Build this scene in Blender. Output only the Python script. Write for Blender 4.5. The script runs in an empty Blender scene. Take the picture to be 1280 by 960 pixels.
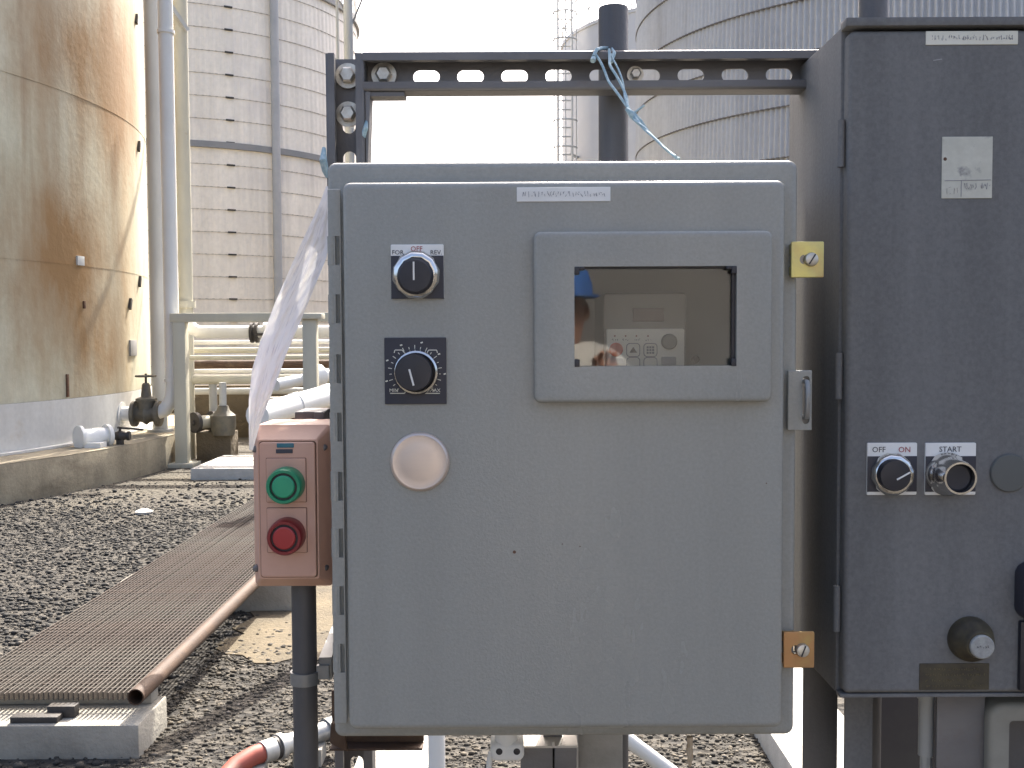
import bpy, bmesh, math, random
import numpy as np
from mathutils import Vector, Matrix
from mathutils.geometry import tessellate_polygon
random.seed(7); rng = np.random.default_rng(11)
R = math.radians
scene = bpy.context.scene
col = scene.collection

# ------------------------------------------------------------------ camera
F = 1310.0; CX, CY = 640.0, 480.0
EYE = Vector((0, 0, 1.5))
cam_d = bpy.data.cameras.new('camera'); cam = bpy.data.objects.new('camera', cam_d); col.objects.link(cam)
cam_d.sensor_width = 36; cam_d.lens = 36*F/1280; cam_d.clip_start = 0.02; cam_d.clip_end = 3000
CAMR = Matrix.Rotation(R(90-2.65), 3, 'X') @ Matrix.Rotation(R(-0.3), 3, 'Z')
cam.matrix_world = Matrix.Translation(EYE) @ CAMR.to_4x4()
scene.camera = cam

# ------------------------------------------------------------------ world, sun, exposure
SUN_AZ, SUN_EL = 12.0, 46.0
w = bpy.data.worlds.new('World'); scene.world = w; w.use_nodes = True
nt = w.node_tree; nt.nodes.clear()
sky = nt.nodes.new('ShaderNodeTexSky'); sky.sky_type = 'NISHITA'; sky.sun_disc = False
sky.sun_elevation = R(SUN_EL); sky.sun_rotation = R(SUN_AZ); sky.dust_density = 6.5; sky.air_density = 0.75; sky.ozone_density = 1.0
bg = nt.nodes.new('ShaderNodeBackground'); bg.inputs[1].default_value = 0.15
wo = nt.nodes.new('ShaderNodeOutputWorld')
nt.links.new(sky.outputs[0], bg.inputs[0]); nt.links.new(bg.outputs[0], wo.inputs[0])
sl = bpy.data.lights.new('sun', 'SUN'); sl.energy = 4.2; sl.angle = R(0.53); sl.color = (1, .95, .87)
so = bpy.data.objects.new('sun', sl); col.objects.link(so); so.location = (3, 10, 14)
sd = -Vector((math.sin(R(SUN_AZ))*math.cos(R(SUN_EL)), math.cos(R(SUN_AZ))*math.cos(R(SUN_EL)), math.sin(R(SUN_EL))))
so.rotation_euler = sd.to_track_quat('-Z', 'Y').to_euler()
vs = scene.view_settings
vs.view_transform = 'Standard'; vs.look = 'None'; vs.gamma = 1; vs.use_curve_mapping = False
vs.exposure = 1.75
scene.render.engine = 'CYCLES'
scene.render.filter_size = 1.9

# ------------------------------------------------------------------ pixel -> place helpers
def ray(px, py):
    return CAMR @ Vector(((px-CX)/F, -(py-CY)/F, -1))
def P(px, py, Y):
    d = ray(px, py); return EYE + d*(Y/d.y)
def PX(px, py, Y): return P(px, py, Y).x
def PZ(px, py, Y): return P(px, py, Y).z
def G(px, py, z=0.0):
    d = ray(px, py); return EYE + d*((z-EYE.z)/d.z)
def cylhit(px, py, cx, cy, r):
    d = ray(px, py); a = d.x*d.x+d.y*d.y; ox, oy = -cx, -cy
    b = 2*(ox*d.x+oy*d.y); c = ox*ox+oy*oy-r*r; q = b*b-4*a*c
    t = -b/(2*a) if q < 0 else (-b-math.sqrt(q))/(2*a)
    return EYE + d*t

# ------------------------------------------------------------------ materials
MATS = {}
def mat(name, c1, c2=None, rough=.6, metal=0., nscale=8., stretch=(1,1,1), lo=.35, hi=.65, bump=0., bscale=200., detail=6.,
        c3=None, s3=2., lo3=.55, hi3=.7, st3=(1,1,1), coat=0., spec=.5, rvar=0., mottle=0., mscale=250., streak=0., sscale=18., wear=None):
    if name in MATS: return MATS[name]
    m = bpy.data.materials.new(name); m.use_nodes = True; t = m.node_tree; N = t.nodes; L = t.links
    b = N['Principled BSDF']; b.inputs['Roughness'].default_value = rough; b.inputs['Metallic'].default_value = metal
    b.inputs['Coat Weight'].default_value = coat; b.inputs['Specular IOR Level'].default_value = spec
    tc = N.new('ShaderNodeTexCoord')
    def noise(sc, st, det=detail):
        mp = N.new('ShaderNodeMapping'); mp.inputs['Scale'].default_value = st; L.new(tc.outputs['Object'], mp.inputs[0])
        n = N.new('ShaderNodeTexNoise'); n.inputs['Scale'].default_value = sc; n.inputs['Detail'].default_value = det
        n.inputs['Roughness'].default_value = .62
        L.new(mp.outputs[0], n.inputs['Vector']); return n
    if c2 is None: c2 = tuple(x*.86 for x in c1)
    n1 = noise(nscale, stretch); r1 = N.new('ShaderNodeValToRGB')
    r1.color_ramp.elements[0].position = lo; r1.color_ramp.elements[1].position = hi
    r1.color_ramp.elements[0].color = (*c1, 1); r1.color_ramp.elements[1].color = (*c2, 1)
    L.new(n1.outputs['Fac'], r1.inputs[0]); out = r1.outputs[0]
    if c3 is not None:
        n3 = noise(s3, st3); r3 = N.new('ShaderNodeMapRange'); r3.inputs['From Min'].default_value = lo3; r3.inputs['From Max'].default_value = hi3
        L.new(n3.outputs['Fac'], r3.inputs[0])
        mx = N.new('ShaderNodeMix'); mx.data_type = 'RGBA'; L.new(r3.outputs[0], mx.inputs[0]); L.new(out, mx.inputs[6]); mx.inputs[7].default_value = (*c3, 1)
        out = mx.outputs[2]
    def gain(src, noise_out, amp, lo_=.3, hi_=.7):
        hs = N.new('ShaderNodeHueSaturation'); mr_ = N.new('ShaderNodeMapRange')
        mr_.inputs['From Min'].default_value = lo_; mr_.inputs['From Max'].default_value = hi_; mr_.inputs['To Min'].default_value = 1-amp; mr_.inputs['To Max'].default_value = 1+amp
        L.new(noise_out, mr_.inputs[0]); L.new(mr_.outputs[0], hs.inputs['Value']); L.new(src, hs.inputs['Color']); return hs.outputs[0]
    if streak: out = gain(out, noise(sscale, (1,1,.045)).outputs['Fac'], streak)
    if mottle: out = gain(out, noise(mscale, (1,1,1), 2.).outputs['Fac'], mottle)
    if wear is not None:        # worn, chipped arrises
        ge = N.new('ShaderNodeNewGeometry'); wn = noise(45, (1,1,1), 5.)
        mu = N.new('ShaderNodeMath'); mu.operation = 'MULTIPLY_ADD'; mu.inputs[1].default_value = .12; L.new(wn.outputs['Fac'], mu.inputs[0]); L.new(ge.outputs['Pointiness'], mu.inputs[2])
        wr_ = N.new('ShaderNodeMapRange'); wr_.inputs['From Min'].default_value = .615; wr_.inputs['From Max'].default_value = .64; L.new(mu.outputs[0], wr_.inputs[0])
        wm = N.new('ShaderNodeMix'); wm.data_type = 'RGBA'; L.new(wr_.outputs[0], wm.inputs[0]); L.new(out, wm.inputs[6]); wm.inputs[7].default_value = (*wear, 1); out = wm.outputs[2]
    L.new(out, b.inputs['Base Color'])
    if rvar:
        mr = N.new('ShaderNodeMapRange'); mr.inputs['To Min'].default_value = rough-rvar; mr.inputs['To Max'].default_value = rough+rvar
        L.new(n1.outputs['Fac'], mr.inputs[0]); L.new(mr.outputs[0], b.inputs['Roughness'])
    if bump:
        nb = noise(bscale, (1,1,1), 3.); bp = N.new('ShaderNodeBump'); bp.inputs['Strength'].default_value = bump; bp.inputs['Distance'].default_value = .5/bscale
        L.new(nb.outputs['Fac'], bp.inputs['Height']); L.new(bp.outputs[0], b.inputs['Normal'])
    MATS[name] = m; return m

M_grey   = mat('grey_enamel', (.300,.297,.268), (.276,.273,.246), .27, nscale=3, stretch=(1,1,.35), bump=.22, bscale=420, c3=(.24,.235,.21), s3=1.7, lo3=.6, hi3=.85, st3=(1,1,.3), rvar=.015, mottle=.055, mscale=330, streak=.05, sscale=14)
M_greyin = mat('grey_enamel_inside', (.42,.42,.40), (.38,.38,.36), .5)
M_dark   = mat('slate_enamel', (.176,.174,.170), (.15,.148,.145), .72, spec=.08, mottle=.09, mscale=260, streak=.12, sscale=22, nscale=4, stretch=(1,1,.25), bump=.15, bscale=300, c3=(.20,.20,.20), s3=2.3, lo3=.52, hi3=.8, st3=(1,1,.15), rvar=.08)
M_galv   = mat('galvanised_steel', (.30,.30,.29), (.20,.20,.195), .45, .55, nscale=14, bump=.1, bscale=120, c3=(.16,.13,.10), s3=5, lo3=.6, hi3=.8)
M_strut  = mat('weathered_strut', (.17,.165,.165), (.11,.105,.105), .5, .45, nscale=10, stretch=(.3,1,1), bump=.15, bscale=150, c3=(.13,.09,.06), s3=6, lo3=.6, hi3=.8)
M_bolt   = mat('bolt_zinc', (.62,.60,.54), (.42,.38,.32), .38, .7, nscale=90)
M_chrome = mat('chrome', (.74,.73,.70), (.62,.60,.57), .16, 1., nscale=40)
M_black  = mat('black_plastic', (.022,.022,.03), (.016,.016,.022), .42, nscale=30)
M_blackp = mat('black_plate', (.03,.03,.042), (.022,.022,.032), .5, nscale=20)
M_white  = mat('white_print', (.78,.77,.74), (.70,.69,.65), .55, nscale=25)
M_cream  = mat('cream_print', (.70,.68,.58), (.62,.60,.5), .55, nscale=25)
M_ink    = mat('ink', (.04,.04,.05), (.06,.06,.07), .6)
M_inkred = mat('red_ink', (.35,.06,.07), None, .6)
M_inkgr  = mat('grey_ink', (.22,.22,.25), None, .6)
M_zincy  = mat('yellow_zinc', (.62,.55,.20), (.50,.44,.22), .35, .55, nscale=30, c3=(.50,.30,.14), s3=25, lo3=.5, hi3=.8)
M_zinco  = mat('rusty_zinc', (.50,.26,.11), (.42,.24,.10), .45, .4, nscale=30, c3=(.45,.36,.12), s3=22, lo3=.5, hi3=.75)
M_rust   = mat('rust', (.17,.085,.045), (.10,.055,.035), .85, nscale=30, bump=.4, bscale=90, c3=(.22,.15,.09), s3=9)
M_rustbar= mat('rusty_bar', (.068,.042,.029), (.044,.034,.026), .8, nscale=6, bump=.3, bscale=160, c3=(.092,.084,.066), s3=1.6, lo3=.45, hi3=.7, mottle=.25, mscale=40, st3=(1,.6,1))
M_rustp  = mat('rusty_pipe', (.085,.047,.026), (.055,.031,.019), .75, nscale=16, bump=.3, bscale=110, c3=(.12,.082,.05), s3=5)
M_conc   = mat('concrete', (.34,.315,.26), (.25,.23,.19), .9, nscale=5, bump=.5, bscale=60, c3=(.20,.18,.14), s3=2.2, lo3=.55, hi3=.8)
M_concw  = mat('pale_concrete', (.50,.48,.43), (.40,.38,.34), .9, nscale=7, bump=.4, bscale=70, c3=(.36,.33,.28), s3=3, lo3=.6, hi3=.85)
M_conct  = mat('tan_concrete', (.34,.29,.20), (.26,.22,.15), .92, nscale=3, bump=.5, bscale=50, c3=(.15,.12,.08), s3=1.3, lo3=.52, hi3=.75, st3=(1,1,3), streak=.2, sscale=4, mottle=.1, mscale=30)
M_pink   = mat('faded_salmon_plastic', (.60,.36,.26), (.54,.32,.23), .5, nscale=18, bump=.08, bscale=300, c3=(.55,.31,.235), s3=14, lo3=.6, hi3=.85)
M_pinkl  = mat('salmon_cover', (.56,.33,.24), (.51,.295,.215), .5, nscale=18, bump=.08, bscale=300)
M_green  = mat('green_button', (.015,.24,.115), (.012,.20,.095), .35, nscale=20)
M_greenl = mat('green_cap', (.03,.32,.16), (.025,.28,.14), .35)
M_red    = mat('red_button', (.22,.018,.02), (.17,.014,.016), .35, nscale=20)
M_redl   = mat('red_cap', (.38,.035,.035), (.33,.03,.03), .3)
M_teal   = mat('teal_badge', (.02,.12,.16), (.03,.16,.20), .4)
M_cond   = mat('dark_conduit', (.12,.115,.115), (.085,.082,.082), .55, .35, nscale=20, stretch=(1,1,.2), bump=.2, bscale=180)
M_alu    = mat('hole_plug_metal', (.66,.56,.49), (.58,.49,.43), .36, .55, nscale=30, stretch=(.2,1,1))
M_wpaint = mat('white_pipe_paint', (.74,.73,.69), (.66,.64,.58), .5, nscale=2.5, stretch=(1,1,.4), bump=.1, bscale=40, c3=(.42,.34,.24), s3=2.5, lo3=.66, hi3=.85)
M_cpaint = mat('cream_pipe_paint', (.52,.49,.38), (.44,.41,.32), .55, nscale=3, stretch=(1,1,.3), c3=(.32,.22,.12), s3=3, lo3=.62, hi3=.8)
M_gpaint = mat('grey_pipe_paint', (.46,.46,.44), (.38,.38,.36), .55, nscale=3, stretch=(1,1,.3), c3=(.30,.22,.14), s3=3, lo3=.66, hi3=.85)
M_iron   = mat('dark_iron', (.045,.042,.04), (.07,.06,.05), .6, .3, nscale=15, bump=.2, bscale=80)
M_valve  = mat('olive_iron', (.16,.14,.10), (.11,.10,.08), .6, .2, nscale=15, bump=.2, bscale=80)
M_redhose= mat('red_hose_rubber', (.34,.075,.045), (.25,.06,.04), .6, nscale=14, c3=(.18,.09,.06), s3=8)
M_blue   = mat('blue_twine_fibre', (.22,.34,.40), (.40,.50,.52), .8, nscale=200)
M_paleg  = mat('clear_beige_pipe', (.56,.52,.46), (.50,.46,.40), .5)
M_brass  = mat('corroded_nameplate', (.05,.042,.032), (.10,.085,.05), .55, .3, nscale=45, c3=(.14,.12,.05), s3=30, lo3=.6, hi3=.7)
M_sticker= mat('worn_paper_label', (.56,.55,.47), (.48,.47,.40), .8, nscale=60, c3=(.26,.25,.24), s3=55, lo3=.6, hi3=.72)
M_chip   = mat('rust_spot', (.12,.06,.035), None, .8)
M_drive  = mat('drive_grey', (.20,.19,.175), (.18,.17,.155), .5)
M_keys   = mat('keypad_white', (.74,.72,.66), (.70,.68,.62), .45)
M_disp   = mat('display_window', (.06,.03,.025), None, .3)
M_skin   = mat('skin', (.50,.27,.19), (.44,.23,.16), .5)
M_cloth  = mat('pale_coverall', (.62,.60,.55), (.5,.48,.44), .85, nscale=9, bump=.3, bscale=40)
M_bluec  = mat('blue_shirt', (.02,.13,.42), (.015,.10,.34), .8, nscale=9)
M_boot   = mat('boots', (.03,.025,.02), None, .7)
M_earth  = mat('earth_bank_soil', (.13,.10,.06), (.09,.07,.045), .95, nscale=2, bump=.6, bscale=10)

M_soil = mat('sandy_soil', (.140,.110,.066), (.098,.077,.047), .95, nscale=6, bump=.8, bscale=45, c3=(.07,.058,.04), s3=1.6, lo3=.52, hi3=.72)
# tank paints
def rust_tank():
    m = mat('rust_streaked_paint', (.54,.515,.39), (.455,.43,.31), .6, nscale=.9, stretch=(1,1,.35), lo=.38, hi=.62, bump=.1, bscale=12, mottle=.06, mscale=14, streak=.10, sscale=5)
    t = m.node_tree; N = t.nodes; L = t.links; b = N['Principled BSDF']; base = b.inputs['Base Color'].links[0].from_socket
    tc = N.new('ShaderNodeTexCoord')
    def noise(sc, st):
        mp = N.new('ShaderNodeMapping'); mp.inputs['Scale'].default_value = st; L.new(tc.outputs['Object'], mp.inputs[0])
        n = N.new('ShaderNodeTexNoise'); n.inputs['Scale'].default_value = sc; n.inputs['Detail'].default_value = 8; n.inputs['Roughness'].default_value = .65; L.new(mp.outputs[0], n.inputs[0]); return n.outputs['Fac']
    def blob(p, rad):          # a broad stain round one spot of the shell
        vm = N.new('ShaderNodeVectorMath'); vm.operation = 'DISTANCE'; L.new(tc.outputs['Object'], vm.inputs[0]); vm.inputs[1].default_value = p
        mr = N.new('ShaderNodeMapRange'); mr.inputs['From Min'].default_value = 0; mr.inputs['From Max'].default_value = rad; mr.inputs['To Min'].default_value = .26; mr.inputs['To Max'].default_value = 0; L.new(vm.outputs['Value'], mr.inputs[0]); return mr.outputs[0]
    def add(a, b_):
        q = N.new('ShaderNodeMath'); q.operation = 'ADD'; L.new(a, q.inputs[0]); L.new(b_, q.inputs[1]); return q.outputs[0]
    o = Vector((-10.56, 12.22, .37)); f_ = noise(.75, (1,1,.35))
    for px, py, rad in ((130, 320, 1.5), (150, 120, 1.3), (60, 330, 1.3), (135, 455, .9), (100, 60, 1.6)): f_ = add(f_, blob(cylhit(px, py, -10.56, 12.22, 6.0)-o, rad))
    mr = N.new('ShaderNodeMapRange'); mr.inputs['From Min'].default_value = .46; mr.inputs['From Max'].default_value = .80; L.new(f_, mr.inputs[0])
    mx = N.new('ShaderNodeMix'); mx.data_type = 'RGBA'; L.new(mr.outputs[0], mx.inputs[0]); L.new(base, mx.inputs[6]); mx.inputs[7].default_value = (.27,.155,.06,1)
    st = noise(5, (1,1,.06)); mr2 = N.new('ShaderNodeMapRange'); mr2.inputs['From Min'].default_value = .56; mr2.inputs['From Max'].default_value = .78; mr2.inputs['To Max'].default_value = .55; L.new(st, mr2.inputs[0])
    mx2 = N.new('ShaderNodeMix'); mx2.data_type = 'RGBA'; L.new(mr2.outputs[0], mx2.inputs[0]); L.new(mx.outputs[2], mx2.inputs[6]); mx2.inputs[7].default_value = (.24,.15,.075,1)
    L.new(mx2.outputs[2], b.inputs['Base Color']); return m
M_tank1 = rust_tank()
M_tankw = mat('white_band_paint', (.58,.57,.53), (.51,.495,.455), .6, nscale=2, stretch=(1,1,.4), c3=(.42,.33,.22), s3=1.6, lo3=.62, hi3=.85, streak=.08, sscale=5, mottle=.05, mscale=20)
M_tank2 = mat('pinkish_cladding', (.84,.76,.645), (.76,.685,.58), .6, nscale=.7, stretch=(1,1,.3), c3=(.64,.57,.51), s3=.5, lo3=.5, hi3=.8, streak=.10, sscale=3, mottle=.05, mscale=8)
M_tank3 = mat('aluminium_cladding', (.57,.555,.53), (.49,.475,.455), .5, .2, nscale=.8, stretch=(1,1,.3), c3=(.36,.335,.31), s3=1.1, lo3=.55, hi3=.8, st3=(1,1,.15), streak=.06, sscale=4, mottle=.05, mscale=9)
M_tank3b = mat('dull_grey_tank_paint', (.19,.185,.18), (.16,.155,.15), .7, nscale=.6, stretch=(1,1,.3), c3=(.13,.115,.10), s3=.9, lo3=.55, hi3=.75)
M_tank4 = mat('pale_tank_paint', (.52,.52,.52), (.47,.47,.47), .6, nscale=.6)
M_seam  = mat('seam_strap', (.20,.19,.18), (.15,.14,.13), .6, .3, nscale=3)
M_seamp = mat('painted_seam', (.46,.41,.36), (.36,.32,.28), .65, nscale=3)
M_gband = mat('grey_downpipe_paint', (.36,.355,.35), (.42,.41,.40), .6, nscale=2)
M_bband = mat('grey_wind_band', (.22,.22,.22), (.27,.26,.25), .6, nscale=2)

# ground material: dark gravel near, tan soil farther off
def ground_mat():
    m = bpy.data.materials.new('gravel_and_soil'); m.use_nodes = True; t = m.node_tree; N = t.nodes; L = t.links; b = N['Principled BSDF']
    b.inputs['Roughness'].default_value = .95
    tc = N.new('ShaderNodeTexCoord')
    def noise(s, d=8):
        n = N.new('ShaderNodeTexNoise'); n.inputs['Scale'].default_value = s; n.inputs['Detail'].default_value = d; L.new(tc.outputs['Object'], n.inputs['Vector']); return n
    def ramp(src, a, ca, bb, cb):
        r = N.new('ShaderNodeValToRGB'); e = r.color_ramp.elements; e[0].position = a; e[1].position = bb; e[0].color = (*ca, 1); e[1].color = (*cb, 1); L.new(src, r.inputs[0]); return r
    v = N.new('ShaderNodeTexVoronoi'); v.inputs['Scale'].default_value = 26; L.new(tc.outputs['Object'], v.inputs['Vector'])
    sp = N.new('ShaderNodeSeparateColor'); L.new(v.outputs['Color'], sp.inputs[0])
    g = ramp(sp.outputs[0], .1, (.02,.0175,.014), .95, (.065,.056,.043))
    s = ramp(noise(1.3).outputs['Fac'], .35, (.100,.085,.060), .68, (.060,.052,.040))
    sep = N.new('ShaderNodeSeparateXYZ'); L.new(tc.outputs['Object'], sep.inputs[0])
    nn = noise(.8, 5); ad = N.new('ShaderNodeMath'); ad.operation = 'MULTIPLY_ADD'; ad.inputs[1].default_value = 4.0; L.new(nn.outputs['Fac'], ad.inputs[0]); L.new(sep.outputs[1], ad.inputs[2])
    mr = N.new('ShaderNodeMapRange'); mr.inputs['From Min'].default_value = 10.2; mr.inputs['From Max'].default_value = 12.2; L.new(ad.outputs[0], mr.inputs[0])
    mx = N.new('ShaderNodeMix'); mx.data_type = 'RGBA'; L.new(mr.outputs[0], mx.inputs[0]); L.new(g.outputs[0], mx.inputs[6]); L.new(s.outputs[0], mx.inputs[7])
    L.new(mx.outputs[2], b.inputs['Base Color'])
    bp = N.new('ShaderNodeBump'); bp.inputs['Strength'].default_value = .9; bp.inputs['Distance'].default_value = .03
    ad2 = N.new('ShaderNodeMath'); ad2.operation = 'ADD'; L.new(v.outputs['Distance'], ad2.inputs[0]); L.new(noise(14, 6).outputs['Fac'], ad2.inputs[1])
    L.new(ad2.outputs[0], bp.inputs['Height']); L.new(bp.outputs[0], b.inputs['Normal'])
    return m
M_ground = ground_mat()

def stone_mat(name, stops):
    m = bpy.data.materials.new(name); m.use_nodes = True; t = m.node_tree; N = t.nodes; L = t.links; b = N['Principled BSDF']
    b.inputs['Roughness'].default_value = .9
    g = N.new('ShaderNodeNewGeometry'); r = N.new('ShaderNodeValToRGB')
    e = r.color_ramp.elements
    e[0].position = stops[0][0]; e[0].color = (*stops[0][1], 1); e[1].position = stops[-1][0]; e[1].color = (*stops[-1][1], 1)
    for p, c in stops[1:-1]: x = e.new(p); x.color = (*c, 1)
    L.new(g.outputs['Random Per Island'], r.inputs[0]); L.new(r.outputs[0], b.inputs['Base Color'])
    return m
M_stone = stone_mat('gravel_stone', [(0, (.023,.0215,.019)), (.35, (.033,.031,.027)), (.7, (.041,.037,.031)), (.93, (.058,.051,.040)), (1, (.15,.13,.105))])

M_stoneb = stone_mat('brown_gravel_stone', [(0, (.030,.026,.020)), (.4, (.058,.050,.037)), (.75, (.085,.071,.050)), (.95, (.12,.098,.068)), (1, (.24,.21,.17))])
def pane_mat():
    m = bpy.data.materials.new('clear_polycarbonate'); m.use_nodes = True; t = m.node_tree; N = t.nodes; L = t.links
    N.remove(N['Principled BSDF']); o = N['Material Output']
    tr = N.new('ShaderNodeBsdfTransparent'); tr.inputs[0].default_value = (.93, .93, .91, 1)
    gl = N.new('ShaderNodeBsdfGlossy'); gl.inputs['Roughness'].default_value = .02
    fr = N.new('ShaderNodeFresnel'); fr.inputs['IOR'].default_value = 1.58
    mx = N.new('ShaderNodeMixShader'); L.new(fr.outputs[0], mx.inputs[0]); L.new(tr.outputs[0], mx.inputs[1]); L.new(gl.outputs[0], mx.inputs[2]); L.new(mx.outputs[0], o.inputs[0])
    return m
M_pane = pane_mat()

def film_mat():
    m = bpy.data.materials.new('wrinkled_white_film'); m.use_nodes = True; t = m.node_tree; N = t.nodes; L = t.links
    b = N['Principled BSDF']; o = N['Material Output']
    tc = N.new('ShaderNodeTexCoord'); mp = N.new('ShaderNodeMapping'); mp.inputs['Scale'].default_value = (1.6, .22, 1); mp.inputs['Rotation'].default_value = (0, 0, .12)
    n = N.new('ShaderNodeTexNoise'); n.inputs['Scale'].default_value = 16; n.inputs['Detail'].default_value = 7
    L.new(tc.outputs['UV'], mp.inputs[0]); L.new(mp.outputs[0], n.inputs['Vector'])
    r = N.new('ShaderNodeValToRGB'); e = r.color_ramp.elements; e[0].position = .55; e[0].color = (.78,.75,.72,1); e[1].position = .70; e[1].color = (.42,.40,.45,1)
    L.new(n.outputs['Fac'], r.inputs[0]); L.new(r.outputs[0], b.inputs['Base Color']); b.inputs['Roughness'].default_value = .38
    tl = N.new('ShaderNodeBsdfTranslucent'); tl.inputs[0].default_value = (.82,.79,.76,1)
    mx = N.new('ShaderNodeMixShader'); mx.inputs[0].default_value = .33
    L.new(b.outputs[0], mx.inputs[1]); L.new(tl.outputs[0], mx.inputs[2]); L.new(mx.outputs[0], o.inputs[0])
    return m
M_film = film_mat()

# ------------------------------------------------------------------ mesh builder
def rr(x0, x1, z0, z1, r=0., n=5):
    """rounded rectangle, counter-clockwise list of (x, z)"""
    r = max(r, 1e-5); pts = []
    for cx, cz, a0 in ((x1-r, z1-r, 0), (x0+r, z1-r, 90), (x0+r, z0+r, 180), (x1-r, z0+r, 270)):
        for k in range(n+1):
            a = R(a0+90*k/n); pts.append((cx+r*math.cos(a), cz+r*math.sin(a)))
    return pts
def circ(cx, cz, r, n=32): return [(cx+r*math.cos(2*math.pi*k/n), cz+r*math.sin(2*math.pi*k/n)) for k in range(n)]

class MB:
    def __init__(s): s.v = []; s.f = []; s.uv = None
    def add(s, vs_, fs):
        o = len(s.v); s.v += [tuple(v) for v in vs_]; s.f += [tuple(i+o for i in f) for f in fs]; return s
    def box(s, x0, x1, y0, y1, z0, z1):
        return s.add([(x0,y0,z0),(x1,y0,z0),(x1,y1,z0),(x0,y1,z0),(x0,y0,z1),(x1,y0,z1),(x1,y1,z1),(x0,y1,z1)],
                     [(0,3,2,1),(4,5,6,7),(0,1,5,4),(1,2,6,5),(2,3,7,6),(3,0,4,7)])
    def bar(s, a, b, w_, h_, up=(0,0,1)):
        a = Vector(a); b = Vector(b); d = (b-a).normalized(); u = Vector(up); x = d.cross(u)
        if x.length < 1e-4: x = d.cross(Vector((1,0,0)))
        x.normalize(); u = x.cross(d); P_ = []
        for c in (a, b):
            for sx, sz in ((-1,-1),(1,-1),(1,1),(-1,1)): P_.append(c+x*sx*w_/2+u*sz*h_/2)
        return s.add(P_, [(0,1,2,3),(7,6,5,4),(0,4,5,1),(1,5,6,2),(2,6,7,3),(3,7,4,0)])
    def tube(s, pts, r, n=16, caps=True, inner=None):
        pts = [Vector(p) for p in pts]; rs = r if isinstance(r, (list, tuple)) else [r]*len(pts)
        rings = []; t0 = (pts[1]-pts[0]).normalized()
        x = t0.cross(Vector((0,0,1)));  x = x.normalized() if x.length > 1e-3 else Vector((1,0,0))
        for i, p in enumerate(pts):
            if i == 0: t = pts[1]-pts[0]
            elif i == len(pts)-1: t = pts[-1]-pts[-2]
            else: t = (pts[i+1]-pts[i]).normalized()+(pts[i]-pts[i-1]).normalized()
            t.normalize(); x = (x-t*x.dot(t)).normalized(); y = t.cross(x)
            rings.append([p+(x*math.cos(2*math.pi*k/n)+y*math.sin(2*math.pi*k/n))*rs[i] for k in range(n)])
        V = [v for rg in rings for v in rg]; Fc = []
        for i in range(len(rings)-1):
            for k in range(n): Fc.append((i*n+k, i*n+(k+1)%n, (i+1)*n+(k+1)%n, (i+1)*n+k))
        if caps: Fc += [tuple(range(n-1,-1,-1)), tuple((len(rings)-1)*n+k for k in range(n))]
        return s.add(V, Fc)
    def lathe(s, c, axis, prof, n=32, cap=True, phase=0.):
        """prof: list of (radius, distance along axis)"""
        c = Vector(c); a = Vector(axis).normalized(); x = a.cross(Vector((0,0,1)));  x = x.normalized() if x.length > 1e-3 else Vector((1,0,0)); y = a.cross(x)
        V = []; Fc = []
        for r_, h in prof:
            for k in range(n):
                an = 2*math.pi*k/n+phase; V.append(c+a*h+(x*math.cos(an)+y*math.sin(an))*r_)
        for i in range(len(prof)-1):
            for k in range(n): Fc.append((i*n+k, i*n+(k+1)%n, (i+1)*n+(k+1)%n, (i+1)*n+k))
        if cap: Fc += [tuple(range(n-1,-1,-1)), tuple((len(prof)-1)*n+k for k in range(n))]
        return s.add(V, Fc)
    def plate(s, loops, holes, y0, y1):
        """loops: outer outlines front-to-back [(outline, y), ...]; flat front at first, flat back at last; holes go straight through"""
        n = len(loops[0][0]); V = []; Fc = []
        for o, y in loops: V += [(p[0], y, p[1]) for p in o]
        for i in range(len(loops)-1):
            for k in range(n): Fc.append((i*n+k, i*n+(k+1)%n, (i+1)*n+(k+1)%n, (i+1)*n+k))
        def cap(outline, base, hb, y):
            polys = [[Vector((p[0], p[1], 0)) for p in outline]]; idx = list(range(base, base+n))
            for h, b in zip(holes, hb): polys.append([Vector((p[0], p[1], 0)) for p in h]); idx += list(range(b, b+len(h)))
            for tri in tessellate_polygon(polys): Fc.append(tuple(idx[i] for i in tri))
        hbf = []; hbb = []
        for h in holes:
            hbf.append(len(V)); V += [(p[0], loops[0][1], p[1]) for p in h]
            hbb.append(len(V)); V += [(p[0], loops[-1][1], p[1]) for p in h]
            m_ = len(h)
            for k in range(m_): Fc.append((hbf[-1]+k, hbb[-1]+k, hbb[-1]+(k+1)%m_, hbf[-1]+(k+1)%m_))
        cap(loops[0][0], 0, hbf, loops[0][1]); cap(loops[-1][0], (len(loops)-1)*n, hbb, loops[-1][1])
        return s.add(V, Fc)
    def panel(s, x0, x1, z0, z1, yf, yb, r=.004, b=.002, holes=(), nb=3):
        lp = []
        for k in range(nb+1):
            a = math.pi/2*k/nb; ins = b*(1-math.sin(a)); dy = b*(1-math.cos(a))
            lp.append((rr(x0+ins, x1-ins, z0+ins, z1-ins, max(r-ins, 1e-4)), yf+dy))
        lp.append((rr(x0, x1, z0, z1, r), yb))
        return s.plate(lp, list(holes), yf, yb)
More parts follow.
